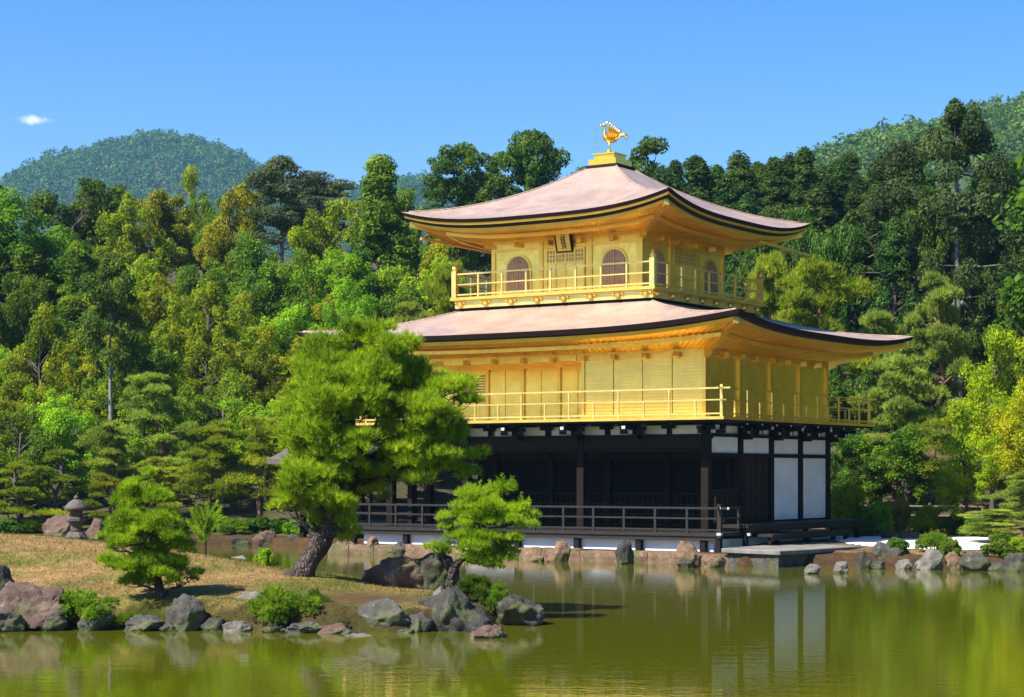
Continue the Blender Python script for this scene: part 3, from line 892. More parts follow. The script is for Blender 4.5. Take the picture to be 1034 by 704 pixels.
# ------------------------------------------------------------------ the far wooded hills
def hill(name, depth, front, prof, base, seed, step, crown, label, wood='wood_far'):
    rng = np.random.default_rng(seed)
    px_ = np.array([p[0] for p in prof], float); py_ = np.array([p[1] for p in prof], float)
    X0, X1 = px2w(px_[0], depth), px2w(px_[-1], depth)
    gx = np.linspace(X0, X1, 90); gy = np.linspace(front, depth * 1.25, 40)
    ax, ay = np.meshgrid(gx, gy)
    def hz(x, y):
        ridge = py2z(np.interp(517 + F * x / depth, px_, py_), depth) - crown * 2.1
        t = np.clip((y - front) / (depth - front), 0, 1); b = np.clip((y - depth) / (depth * 0.25), 0, 1)
        w_ = 1 + 0.05 * np.sin(x * 6.0 / (X1 - X0) * 9 + 5 * t) * (1 - t) * t * 4 - 0.04 * (1 - t) * t * 4
        return base + (ridge - base) * np.sin(t * math.pi / 2) ** 1.7 * (1 - b * b) * w_
    az = hz(ax, ay)
    ii = np.arange(ax.size).reshape(ax.shape)
    q = np.stack([ii[:-1, :-1], ii[:-1, 1:], ii[1:, 1:], ii[1:, :-1]], -1).reshape(-1, 4)
    soilm = M['hill_soil']
    tag(link(name, np_mesh(name, np.stack([ax, ay, az], -1).reshape(-1, 3), q, soilm, True)), kind='structure')
    nX = int((X1 - X0) / step); nY = int((depth * 1.04 - front) / (step * 1.5))
    cx, cy = np.meshgrid(np.linspace(X0, X1, nX), np.linspace(front, depth * 1.04, nY))
    cx = (cx + rng.normal(0, step * 0.35, cx.shape)).ravel(); cy = (cy + rng.normal(0, step * 0.4, cy.shape)).ravel()
    cz_ = hz(cx, cy); out = []
    R = crown * (0.65 + 0.8 * rng.random(len(cx))); nl = 110
    d = sphere_pts(len(cx) * nl, rng, 0.4)
    c = np.repeat(np.stack([cx, cy, cz_ + R * 0.7], -1), nl, 0); RR = np.repeat(R, nl)[:, None]
    tall = np.repeat(0.8 + 0.9 * rng.random(len(cx)) ** 2, nl)
    dd = d.copy(); dd[:, 2] *= tall
    v = leaf_quads(c + dd * RR * (0.7 + 0.35 * rng.random((len(d), 1))), d, RR[:, 0] * 0.24 * (0.6 + 0.7 * rng.random(len(d))), rng, 1.5)
    o = link(label, quads_mesh(label, v, M[wood]))
    return tag(o, kind='stuff')


M['wood_hazy'] = leaf_mat('far_canopy', (0.016, 0.055, 0.016), (0.030, 0.080, 0.018), (0.060, 0.115, 0.02), trans=0.2, var=0.0, nscale=0.05, hue=0.0)
M['hill_soil'] = simple('hill_soil', [(0.3, (0.02, 0.035, 0.012)), (0.7, (0.035, 0.05, 0.016))], 0.02, 0.95)
o = hill('far_hill', 1500, 1050, [(-900, 300), (-300, 262), (-120, 238), (-40, 212), (0, 200), (40, 178), (80, 156), (120, 140), (160, 131), (195, 139), (225, 150), (255, 162), (285, 180), (350, 190), (420, 181), (520, 196), (650, 240), (760, 290)], 60, 3, 6.0, 4.6, 'hillside_woods', 'wood_hazy')
tag(o, 'hazy blue-green woods covering the rounded far hill on the left', 'woods')
o = hill('wooded_hill', 640, 330, [(560, 260), (700, 205), (790, 170), (830, 153), (880, 136), (930, 127), (980, 116), (1034, 103), (1120, 90), (1300, 80), (1700, 120)], 26, 5, 4.2, 3.1, 'hillside_woods')
tag(o, 'green woods on the nearer hill rising behind the cedars at right', 'woods')

# ------------------------------------------------------------------ the wood behind the pond
def fill(zone, x0, x1, n, y0_, y1_, Y0_, Y1_, kinds, wpx, seed):
    r = np.random.default_rng(seed)
    for i in range(n):
        x = x0 + (x1 - x0) * (i + 0.5 + r.uniform(-0.33, 0.33)) / n
        k = kinds[r.integers(len(kinds))]
        at(x, r.uniform(y0_, y1_), r.uniform(Y0_, Y1_), k, wpx * r.uniform(0.85, 1.25), zone)


# skyline trees, left to right
for x, yt, Y, k, w, lab in [
    (-8, 182, 112, 'conifer', 95, 'dark conifer cut by the left photo edge below the far hill'),
    (70, 186, 108, 'dark', 105, 'broad dark green tree on the skyline left of the far summit'),
    (104, 180, 113, 'skypine', 100, 'dark open pine standing just below the far summit'),
    (30, 226, 102, 'dark', 90, None),
    (138, 203, 106, 'yellow', 85, None),
    (160, 192, 112, 'olive', 80, 'golden-topped broadleaf directly under the far summit'),
    (181, 177, 118, 'yellow', 60, 'small yellow-green treetop poking up before the far hill'),
    (206, 188, 116, 'green', 70, None),
    (233, 182, 108, 'olive', 70, 'rusty golden round tree on the skyline beside the grey cypress'),
    (283, 155, 104, 'gray', 92, 'tallest grey-green cypress with bare grey trunk, left of the pavilion'),
    (322, 170, 116, 'gray', 100, 'broad greyish olive tree right of the tallest grey cypress'),
    (335, 202, 102, 'yellow', 90, 'round yellow-green tree below the pointed green conifer'),
    (383, 152, 106, 'lush', 112, 'lush pointed green conifer left of the upper roof'),
    (424, 182, 112, 'green', 80, 'bright treetop in the dip of the skyline left of the upper roof'),
    (462, 141, 112, 'skypine', 110, 'rounded dark pine above the left half of the upper roof'),
    (505, 152, 117, 'skypine', 90, None),
    (541, 126, 112, 'skypine', 100, 'tall open pine rising nearest the left of the golden bird'),
    (590, 165, 118, 'skypine', 80, None),
    (655, 136, 112, 'skypine', 100, 'dark pine rising just right of the golden bird'),
    (703, 153, 113, 'conifer', 90, None),
    (746, 150, 112, 'conifer', 85, None),
    (782, 155, 116, 'conifer', 80, None),
    (813, 144, 112, 'conifer', 70, 'sharp-topped dark conifer above the right tip of the upper roof'),
    (846, 158, 114, 'conifer', 80, None),
    (868, 176, 106, 'conifer', 75, None),
    (906, 131, 96, 'cedar', 84, 'dark tufted cedar standing left of the tallest cedar'),
    (968, 97, 94, 'cedar', 104, 'tallest cedar with brownish tufts, at right against the hill'),
    (1012, 152, 100, 'cedar', 78, 'slender cedar right of the tallest cedar'),
    (1045, 140, 104, 'conifer', 80, 'dark conifer at the right photo edge behind the slender cedar'),
]:
    at(x, yt, Y, k, w, 'skyline', lab)
for x, yt, Y in [(682, 158, 119), (724, 163, 121), (764, 160, 120), (798, 152, 121), (830, 163, 119), (858, 150, 121), (885, 160, 112), (935, 170, 108), (990, 165, 110)]:
    at(x, yt, Y, 'conifer', 66, 'skyline behind')

# the slope left of the pavilion, row below row
fill('uppermost', -60, 480, 13, 222, 262, 96, 101, ['yellow', 'lush', 'green', 'yellow', 'bright', 'green', 'lush', 'conifer'], 84, 1)
fill('upper', -70, 470, 13, 268, 312, 90, 95, ['yellow', 'yellow', 'green', 'lush', 'yellow', 'bright', 'green'], 80, 2)
fill('middle', -70, 460, 12, 318, 356, 84, 89, ['green', 'yellow', 'yellow', 'bright', 'green', 'softpine', 'green'], 80, 33)
fill('lower', -70, 450, 12, 368, 404, 79, 83, ['green', 'softpine', 'bright', 'yellow', 'bright', 'redpine', 'green'], 82, 4)
for x, yt, Y, k, w, lab in [
    (112, 252, 81.5, 'hightree', 92, 'dark tree with a long bare grey trunk high in the left wood'),
    (160, 372, 77, 'softpine', 110, 'dark-trunked soft pine left of the clipped pines on the far shore'),
    (75, 392, 77, 'bright', 95, 'bright feathery tree above the clipped pines at left'),
    (20, 402, 76, 'green', 95, None),
    (118, 422, 75.5, 'softpine', 80, None),
    (62, 452, 72.5, 'cloudpine', 110, 'yellow-green cushioned garden pine behind the stone lantern'),
    (15, 462, 72, 'cloudpine', 95, 'garden pine with flat cushions at the left photo edge'),
    (110, 476, 71.6, 'cloudpine', 70, 'small garden pine right of the stone lantern on the far shore'),
    (160, 462, 73, 'redpine', 90, None),
    (212, 424, 72, 'redpine', 95, 'leaning shore pine with flat boughs, left of the big island pine'),
    (262, 418, 71.6, 'redpine', 105, 'shore pine with bright boughs touching the big island pine'),
    (318, 430, 72.5, 'redpine', 85, 'shore pine largely hidden behind the big island pine'),
    (360, 380, 79, 'dark', 100, None),
    (405, 300, 88, 'softpine', 95, 'soft pine left of the upper balcony'),
    (452, 262, 92, 'redpine', 80, 'green pine just left of the upper balcony corner'),
    (430, 350, 84, 'dark', 90, None),
]:
    at(x, yt, Y, k, w, 'shore', lab)

# right of the pavilion
fill('dark right', 735, 1050, 9, 178, 225, 100, 106, ['conifer'], 74, 6)
fill('dim right', 740, 1060, 9, 205, 250, 92, 97, ['conifer', 'dark'], 70, 7)
for x, yt, Y, k, w, lab in [
    (838, 258, 80, 'redpine', 150, 'large bright layered pine between the two roofs at right'),
    (772, 250, 84, 'redpine', 90, 'green pine showing under the right tip of the upper roof'),
    (945, 276, 80, 'softpine', 112, 'soft pine with a reddish trunk above the right roof tip'),
    (884, 308, 82, 'softpine', 90, None),
    (905, 352, 75, 'softpine', 110, 'dense pine right of the lower balcony end'),
    (862, 372, 77, 'dark', 80, 'dark tree close behind the lower balcony end'),
    (965, 402, 72, 'redpine', 115, 'pine with a leaning trunk above the bamboo fence'),
    (915, 425, 74, 'green', 95, None),
    (1003, 326, 70, 'maple', 105, 'tall pale maple at the right photo edge'),
    (1040, 392, 67, 'maple', 100, 'lower pale maple cut by the right photo edge'),
    (975, 440, 66, 'maple', 75, 'small pale maple above the bamboo fence'),
    (1035, 475, 60, 'softpine', 90, 'low spreading pine at the right edge over the bank'),
    (1012, 512, 57.5, 'softpine', 90, 'low grey-green pine sprawling on the brown bank'),
    (880, 455, 76, 'dark', 85, None),
    (845, 440, 78, 'green', 70, None),
    (1050, 300, 78, 'green', 90, None),
]:
    at(x, yt, Y, k, w, 'right', lab)
# trees that stand just outside the frame on the right: the east wall and the pond mirror them
r_ = np.random.default_rng(9)
for i in range(15):
    plant(['green', 'lush', 'dark', 'yellow'][i % 4], 21.5 + i * 1.9 + r_.uniform(-0.7, 0.7), 57 + (i % 5) * 5.5 + r_.uniform(-1, 1), r_.uniform(12, 17), None, 'outside right')
for i in range(10):
    plant(['green', 'yellow', 'dark'][i % 3], -26 - (i % 3) * 4, 73 + i * 3, r_.uniform(6, 9), None, 'outside left')

for i in range(12):
    plant(['green', 'dark', 'lush', 'conifer'][i % 4], 27 + (i % 6) * 3.6 + r_.uniform(-1, 1), 80 + (i // 6) * 11 + r_.uniform(-2, 2), r_.uniform(10, 15), None, 'outside right')
# low planting down to the waterline of the far shore
for i, (x, yt, w) in enumerate([(172, 530, 44), (196, 538, 36), (214, 528, 46), (236, 536, 40), (258, 531, 44), (282, 537, 38), (306, 532, 46), (330, 535, 40), (350, 530, 36), (150, 534, 40), (128, 531, 44), (30, 528, 46), (5, 524, 46)]):
    X = px2w(x, 70.6); plant(['bush', 'fern', 'brightbush', 'juniper'][i % 4], X, 70.6 + 0.5 * (i % 3), max(0.6, py2z(yt, 70.6) - gz(X, 70.6)), w * 70.6 / F, 'far shore shrub')
# shrubs
for x, yt, yb, Y, k, w, lab in [
    (857, 487, 527, 70, 'mapbush', 46, 'yellow-green clipped shrub beside the white wall panels'),
    (888, 508, 532, 67, 'brightbush', 44, 'bright shrub behind the left end of the white gravel'),
    (905, 506, 530, 68, 'rustbush', 42, None),
    (935, 512, 532, 67, 'mapbush', 40, None),
    (985, 522, 545, 63, 'bush', 40, None),
    (965, 520, 540, 66, 'bush', 36, None),
    (1015, 540, 560, 56, 'bush', 44, 'shrub on the brown bank at the right edge'),
    (875, 525, 540, 66, 'bush', 30, None),
    (905, 548, 566, 54.2, 'bush', 34, 'low green plants among the rocks right of the landing stone'),
    (1008, 558, 572, 52.6, 'bush', 40, 'dark ivy draped over the right bank'),
    (962, 556, 568, 53.2, 'bush', 26, 'small green plant behind the tan stone on the right shore'),
    (846, 500, 527, 72, 'mapbush', 34, 'yellow-green shrub half hidden by the white wall panels'),
    (1030, 545, 562, 54.5, 'brightbush', 40, 'bright low plants at the right photo edge'),
    (943, 534, 556, 54.6, 'juniper', 40, 'small bright bush at the front edge of the white gravel'),
]:
    X = px2w(x, Y); z = gz(X, Y); plant(k, X, Y, max(0.45, py2z(yt, Y) - z), w * Y / F, 'shrub', lab)

# ------------------------------------------------------------------ the pines on the islet
def islet_pine(name, label, mat, Y, trunk, r0, r1, pads, seed, dens=1.0, length=0.15, width=0.013, per=13, candles=(), deep=0.75, fluff=0.2):
    """trunk [(px, py, dY)], pads [(px, py, rx, ry, dY)] read off the photo and given real depth"""
    r = np.random.default_rng(seed); k = Y / F
    bx, by, _ = trunk[0]
    X0_ = px2w(bx, Y); base = Vector((X0_, Y, gz(X0_, Y)))
    def w(px, py, dy): return np.array([px2w(px, Y) - base.x, dy, py2z(py, Y) - base.z])
    o = empty(name, base)
    tp = np.array([w(*t) for t in trunk]); tp[0, 2] = -0.15
    # smooth the trunk path
    t = np.arange(len(tp)); tt = np.linspace(0, len(tp) - 1, 5 * len(tp))
    tp2 = np.stack([np.interp(tt, t, tp[:, i]) for i in range(3)], -1)
    for _ in range(3): tp2[1:-1] = (tp2[:-2] + 2 * tp2[1:-1] + tp2[2:]) / 4
    mb = MB(); rad = np.linspace(1, 0, len(tp2)) ** 0.8 * (r0 - r1) + r1
    rad = rad * (1 + 0.5 * np.exp(-np.arange(len(tp2)) / 2.0)) * (1 + 0.08 * r.normal(0, 1, len(tp2)))
    mb.tube([tuple(p) for p in tp2], list(rad), 12)
    out = []
    for (px, py, rx, ry, dy) in pads:
        c = w(px, py, dy); R = rx * k; Z = ry * k
        j = int(np.argmin(np.linalg.norm(tp2 - (c - np.array([0, 0, 0.35 * R + 0.1])), axis=1)))
        p = limb(mb, tp2[j], c - np.array([0, 0, 0.4 * Z]), max(0.02, rad[j] * 0.45), 0.012, r, -0.04, 7, 0.30)
        nsub = max(4, int(R * 11))
        for s in range(nsub):
            a = r.random() * 6.283; q = math.sqrt(r.random()) * 0.72
            sr = R * (0.30 + 0.22 * r.random())
            cc = c + np.array([R * q * math.cos(a), R * deep * q * math.sin(a), Z * (0.55 * r.normal() - 0.30 * q)])
            out.append(pad(cc, sr, sr, max(0.07, Z * 0.75), int(dens * 85 * (sr / 0.3) ** 2) + 14, r, length, width, per, 1.2, 0.6, fluff))
            limb(mb, p[4], cc - np.array([0, 0, 0.03]), 0.014, 0.005, r, 0.02, 4, 0.3)
    for (px, py, h, dy) in candles:
        c = w(px, py, dy); n = int(h * k / 0.012)
        tz = np.linspace(0, h * k, n); lean = r.normal(0, 0.12, 2)
        cen = np.stack([c[0] + lean[0] * tz, c[1] + lean[1] * tz, c[2] + tz], -1)
        ax = unit(np.stack([r.normal(0, 1, n), r.normal(0, 1, n), np.full(n, 1.0)], -1))
        out.append(tufts(cen, ax, np.full(n, length * 0.75), width, 7, r, 0.3))
    link('crown', tris_mesh('crown', np.concatenate(out), mat), o)
    mb.build('trunk', M['bark_dark'], o, True)
    return tag(o, label, 'pine')


islet_pine('black_pine', 'big leaning black pine on the islet with its crown before the pavilion', M['pine_near'], 35.0,
    [(300, 584, 0), (311, 568, 0), (326, 546, 0), (342, 520, 0.05), (352, 492, 0.1), (360, 462, 0.1), (352, 432, 0.05), (350, 400, 0), (356, 370, 0), (358, 345, 0)], 0.21, 0.05,
    [(356, 344, 43, 12, 0), (326, 354, 34, 12, 0.4), (396, 354, 32, 11, -0.3), (361, 362, 49, 14, 0.3), (314, 376, 34, 12, -0.3), (420, 376, 41, 13, 0.3), (352, 385, 57, 15, -0.5),
     (450, 393, 36, 11, 0), (314, 405, 41, 14, 0.4), (396, 404, 49, 14, 0.5), (349, 415, 47, 15, -0.7), (434, 415, 38, 12, -0.5), (314, 432, 34, 13, -0.3), (468, 402, 24, 8, 0.1),
     (450, 438, 39, 11, 0.2), (410, 440, 39, 12, -0.2), (472, 462, 24, 8, 0.3), (438, 468, 45, 11, -0.1), (384, 462, 34, 11, 0.5), (314, 462, 38, 13, 0.1),
     (322, 486, 39, 14, -0.6), (304, 494, 28, 13, 0.3), (334, 512, 30, 15, -0.4), (314, 522, 26, 13, 0.2), (349, 530, 20, 11, -0.5), (288, 508, 20, 9, 0), (476, 478, 17, 6, 0.1), (394, 482, 32, 8, 0.2), (338, 442, 34, 12, -0.7), (352, 470, 30, 12, -0.8), (375, 448, 34, 11, -0.8), (312, 446, 36, 13, -0.2), (330, 478, 36, 13, -0.7), (352, 506, 26, 11, -0.7), (306, 490, 34, 13, -0.1), (420, 452, 40, 10, -0.5), (404, 478, 36, 9, -0.4), (372, 494, 24, 8, 0.3)], 21, 0.58, 0.17, 0.014, fluff=0.26)
islet_pine('young_pine', 'small dark green pine standing alone on the islet slope at left', M['pine_near'], 32.4,
    [(163, 612, 0), (161, 595, 0), (157, 570, 0), (155, 545, 0.05), (151, 520, 0), (147, 492, 0)], 0.085, 0.02,
    [(141, 489, 17.6, 9, 0), (131, 502, 21.1, 8, 0.1), (155, 505, 19.4, 8, -0.1), (145, 517, 29.9, 10, 0.2), (119, 533, 19.4, 8, 0), (161, 533, 28.2, 11, -0.2), (135, 541, 26.4, 10, -0.3),
     (181, 546, 19.4, 8, 0.1), (113, 553, 15.8, 8, 0.2), (151, 560, 33.4, 11, 0.1), (121, 567, 22.9, 9, -0.2), (179, 567, 17.6, 8, 0), (185, 585, 19.4, 7, 0.1), (135, 585, 22.9, 9, 0.1), (161, 583, 22.9, 8, -0.2), (146, 512, 30, 10, 0.1), (150, 524, 34, 11, -0.1), (140, 500, 24, 9, 0), (156, 540, 34, 11, 0), (130, 540, 26, 9, 0.1), (160, 568, 34, 10, 0.1), (146, 568, 34, 10, -0.1)], 22, 1.7, 0.11, 0.0095, 12)
islet_pine('bonsai_pine', 'small bright pine with upright shoots on the rocky tip of the islet', M['pine_young'], 33.9,
    [(452, 594, 0), (456, 578, 0), (464, 566, 0), (476, 556, 0), (482, 540, 0), (488, 520, 0), (492, 505, 0)], 0.085, 0.02,
    [(478, 500, 20, 8, 0), (503, 498, 22, 10, 0.1), (490, 508, 34, 10, -0.1), (462, 514, 20, 7, 0.1), (524, 514, 20, 8, 0), (450, 524, 14, 6, 0), (486, 526, 38, 8, 0.2), (516, 527, 26, 6, -0.1),
     (446, 554, 20, 6, 0.1), (478, 556, 28, 9, -0.2), (506, 558, 26, 8, 0.1), (490, 566, 34, 7, 0.1), (464, 545, 18, 6, 0), (474, 540, 26, 8, -0.1), (494, 545, 28, 8, 0.1), (458, 535, 18, 6, 0.1), (508, 543, 22, 7, -0.1), (486, 516, 36, 8, 0.1)], 23, 1.6, 0.10, 0.0095, 12,
    candles=[(503, 496, 14, 0), (512, 500, 12, 0.1), (518, 497, 15, 0), (495, 496, 10, 0.1), (484, 495, 9, 0), (526, 507, 9, 0.1), (508, 490, 10, 0.1), (534, 512, 8, 0), (474, 497, 8, 0), (464, 507, 8, 0)])


def sprout_pine(x, yb, Y, h, label):
    r = np.random.default_rng(5); X = px2w(x, Y); z = gz(X, Y)
    o = empty('pine_seedling', (X, Y, z)); H = py2z(yb - h, Y) - z; out = []; mb = MB()
    mb.tube([(0, 0, -0.1), (0.02, 0, H * 0.5), (0, 0, H * 0.85)], [0.03, 0.022, 0.01], 7)
    for i in range(34):
        a = i * 2.4; t = 0.2 + 0.7 * r.random(); L = (0.28 + 0.3 * r.random()) * (1.1 - 0.3 * t)
        d = np.array([math.cos(a) * 0.95, math.sin(a) * 0.95, 0.75 + 0.6 * r.random()]); d /= np.linalg.norm(d)
        p0 = np.array([0, 0, H * t * 0.8]); n = 26; s = np.linspace(0.15, 1, n)[:, None]
        c = p0 + d * L * s; c[:, 2] += 0.1 * L * s[:, 0] ** 2
        out.append(tufts(c, np.repeat(d[None], n, 0), np.full(n, 0.11), 0.011, 7, r, 0.45))
        mb.tube([tuple(p0), tuple(c[-1])], [0.008, 0.004], 5)
    link('crown', tris_mesh('crown', np.concatenate(out), M['pine_young']), o)
    mb.build('trunk', M['bark_brown'], o, True)
    return tag(o, label, 'pine')


sprout_pine(207, 566, 38.6, 52, 'spiky bright pine seedling on the islet crest beside the small pine')

for x, yt, yb, Y, k, w, lab in [
    (88, 598, 634, 32.1, 'juniper', 92, 'spreading bright shrub over the islet bank beside the reddish boulder'),
    (135, 616, 634, 32.0, 'fern', 46, 'low dark shrub left of the small pine, by the water'),
    (222, 618, 636, 31.9, 'fern', 42, 'low dark shrub between the upright squarish rock and the leafy shrub'),
    (345, 622, 640, 31.6, 'fern', 46, 'low dark shrub left of the bluish boulder'),
    (420, 612, 632, 32.2, 'fern', 40, 'dark plants above the squeezed grey boulder'),
    (288, 594, 640, 31.7, 'juniper', 80, 'broad leafy shrub at the water below the big leaning pine'),
    (318, 598, 632, 32.2, 'fern', 48, 'low darker shrub right of the broad one below the big pine'),
    (268, 555, 572, 37.6, 'brightbush', 26, 'low light green plant on the islet crest near the whitish rock'),
    (478, 580, 606, 33.3, 'fern', 50, 'dark ferny plant under the small pine on the islet tip'),
    (501, 590, 608, 33.0, 'juniper', 34, 'yellow-green cushion plant at the rocky tip of the islet'),
]:
    X = px2w(x, Y); z = min(gz(X, Y), max(0.05, py2z(yb, Y))); plant(k, X, Y, max(0.25, (py2z(yt, Y) - z) * 1.15), w * Y / F, 'islet shrub', lab, z=z)


# ------------------------------------------------------------------ rocks
def rock_mesh(name, mat, seed, sx, sy, sz, rough=0.22, cuts=11, sub=4):
    bm = bmesh.new(); bmesh.ops.create_icosphere(bm, subdivisions=sub, radius=1.0)
    rr = random.Random(seed)
    planes = []
    for i in range(cuts):
        d = Vector((rr.gauss(0, 1), rr.gauss(0, 1), rr.gauss(0.1, 0.7))).normalized(); planes.append((d, rr.uniform(0.55, 0.85)))
    off = Vector((rr.uniform(0, 50), rr.uniform(0, 50), rr.uniform(0, 50)))
    for v in bm.verts:
        p = v.co.copy()
        for d, h in planes:
            e = p.dot(d) - h
            if e > 0: p -= d * e * 0.95
        n = mnoise.fractal(p * 1.7 + off, 0.9, 2.1, 5, noise_basis='PERLIN_ORIGINAL')
        n2 = abs(mnoise.noise(p * 3.4 + off)) - 0.25
        n3 = abs(mnoise.noise(p * 8.0 + off)) - 0.25
        p *= 1 + rough * 0.9 * n + rough * 0.6 * n2 + rough * 0.3 * n3
        v.co = (p.x * sx, p.y * sy, p.z * sz)
    for f in bm.faces: f.smooth = True
    me = bpy.data.meshes.new(name); bm.to_mesh(me); bm.free(); me.materials.append(mat)
    return me


def rock(x, yb, wpx, hpx, Y, mat, label, deep=0.75, sink=0.3, name='rock', rough=0.22, zb=None, rz=None):
    """a boulder whose visible part is wpx wide and hpx high with its foot at row yb"""
    X = px2w(x, Y); k = Y / F; w = wpx * k * (0.85 if Y > 45 else 0.94); h = hpx * k * (0.78 if Y > 45 else 0.84)
    zb = py2z(yb, Y) if zb is None else zb
    full = h * (1 + sink); sd_ = int(x * 31 + yb * 17 + wpx)
    me = rock_mesh(name, M[mat], sd_, w * 0.56, w * 0.56 * deep, full * 0.60, rough, sub=5 if wpx > 40 else 4)
    o = link(name, me, None, (X, Y, zb + h - full * 0.5))
    o.rotation_euler = (0, 0, (random.Random(sd_).uniform(-0.4, 0.4)) if rz is None else rz)
    return tag(o, label, 'rock')


for a in [
    (22, 633, 84, 50, 31.9, 'rock_red', 'broad reddish boulder at the left photo edge above the water'),
    (2, 602, 30, 38, 33.2, 'rock_dark', 'dark boulder cut by the left photo edge above the reddish one'),
    (12, 637, 50, 26, 31.5, 'rock_gray', 'bluish rock at the waterline under the reddish boulder'),
    (52, 637, 32, 18, 31.6, 'rock_dark', 'dark low rock at the waterline right of the reddish boulder'),
    (100, 636, 40, 24, 31.75, 'rock_gray', 'grey waterline rock under the bright islet shrub'),
    (146, 638, 42, 18, 31.6, 'rock_gray', 'flat grey waterline rock below the small pine trunk'),
    (189, 638, 40, 38, 31.6, 'rock_gray', 'upright squarish grey rock right of the small pine'),
    (216, 638, 26, 16, 31.6, 'rock_dark', 'small dark stone right of the upright squarish rock'),
    (240, 640, 36, 14, 31.5, 'rock_pale', 'low tan stone at the waterline left of the leafy shrub'),
    (250, 622, 34, 26, 32.3, 'rock_pale', 'tilted whitish rock with a flat top beside the leafy shrub'),
    (278, 641, 36, 12, 31.3, 'rock_dark', 'low dark stone at the waterline under the leafy shrub'),
    (312, 641, 42, 14, 31.2, 'rock_gray', 'low stone at the waterline right of the leafy shrub'),
    (338, 642, 34, 14, 31.1, 'rock_red', 'low brownish waterline stone left of the bluish boulder'),
    (364, 648, 32, 9, 30.6, 'rock_pale', 'flat pale stone lying in the water before the islet'),
    (386, 640, 66, 38, 31.5, 'rock_gray', 'bluish grey boulder at the waterline in the middle of the islet shore'),
    (420, 641, 36, 26, 31.4, 'rock_gray', 'grey boulder squeezed between two bigger boulders on the islet shore'),
    (456, 640, 82, 54, 31.9, 'rock_dark', 'largest dark boulder at the waterline near the islet tip'),
    (518, 630, 62, 36, 32.9, 'rock_dark', 'dark boulder forming the very tip of the islet'),
    (538, 624, 24, 16, 33.3, 'rock_red', 'small reddish rock behind the dark boulder at the tip'),
    (496, 651, 42, 20, 30.3, 'rock_red', 'pinkish peaked rock standing in the water before the islet tip'),
    (404, 597, 84, 46, 35.3, 'rock_red', 'big reddish pointed boulder behind the small bright pine'),
    (438, 600, 60, 54, 35.0, 'rock_dark', 'dark flank boulder under the small bright pine'),
    (444, 602, 14, 10, 33.0, 'rock_pale', 'small pale stone at the foot of the small bright pine'),
    (239, 572, 36, 13, 41.2, 'rock_pale', 'whitish jagged rock in the channel behind the islet'),
    (62, 552, 46, 32, 41.5, 'rock_red', 'reddish rock behind the stone lantern, left side'),
    (98, 552, 32, 30, 41.5, 'rock_red', 'brownish rock behind the stone lantern, right side'),
    (68, 558, 30, 12, 39.6, 'rock_orange', 'flat tan stone at the foot of the lantern, left'),
    (95, 556, 34, 9, 39.6, 'rock_gray', 'flat grey stone at the foot of the lantern, right'),
    (30, 552, 20, 8, 40.6, 'rock_red', 'low brown stone on the islet crest left of the lantern'),
    (172, 639, 22, 11, 31.5, 'rock_dark', 'small dark waterline stone just left of the upright squarish rock'),
    (296, 642, 20, 9, 31.2, 'rock_dark', 'small dark waterline stone at the right foot of the leafy shrub'),
    (352, 643, 22, 10, 31.0, 'rock_dark', 'small dark waterline stone left of the bluish grey boulder'),
    (410, 643, 22, 10, 31.2, 'rock_dark', 'small dark waterline stone right of the bluish grey boulder'),
    (486, 638, 30, 18, 32.2, 'rock_dark', 'dark stone between the two largest boulders at the islet tip'),
    (372, 622, 40, 16, 32.8, 'rock_gray', 'flat grey stone on the bank above the bluish boulder'),
    (205, 628, 24, 10, 32.1, 'rock_red', 'low brown stone behind the upright squarish rock'),
]: rock(*a)
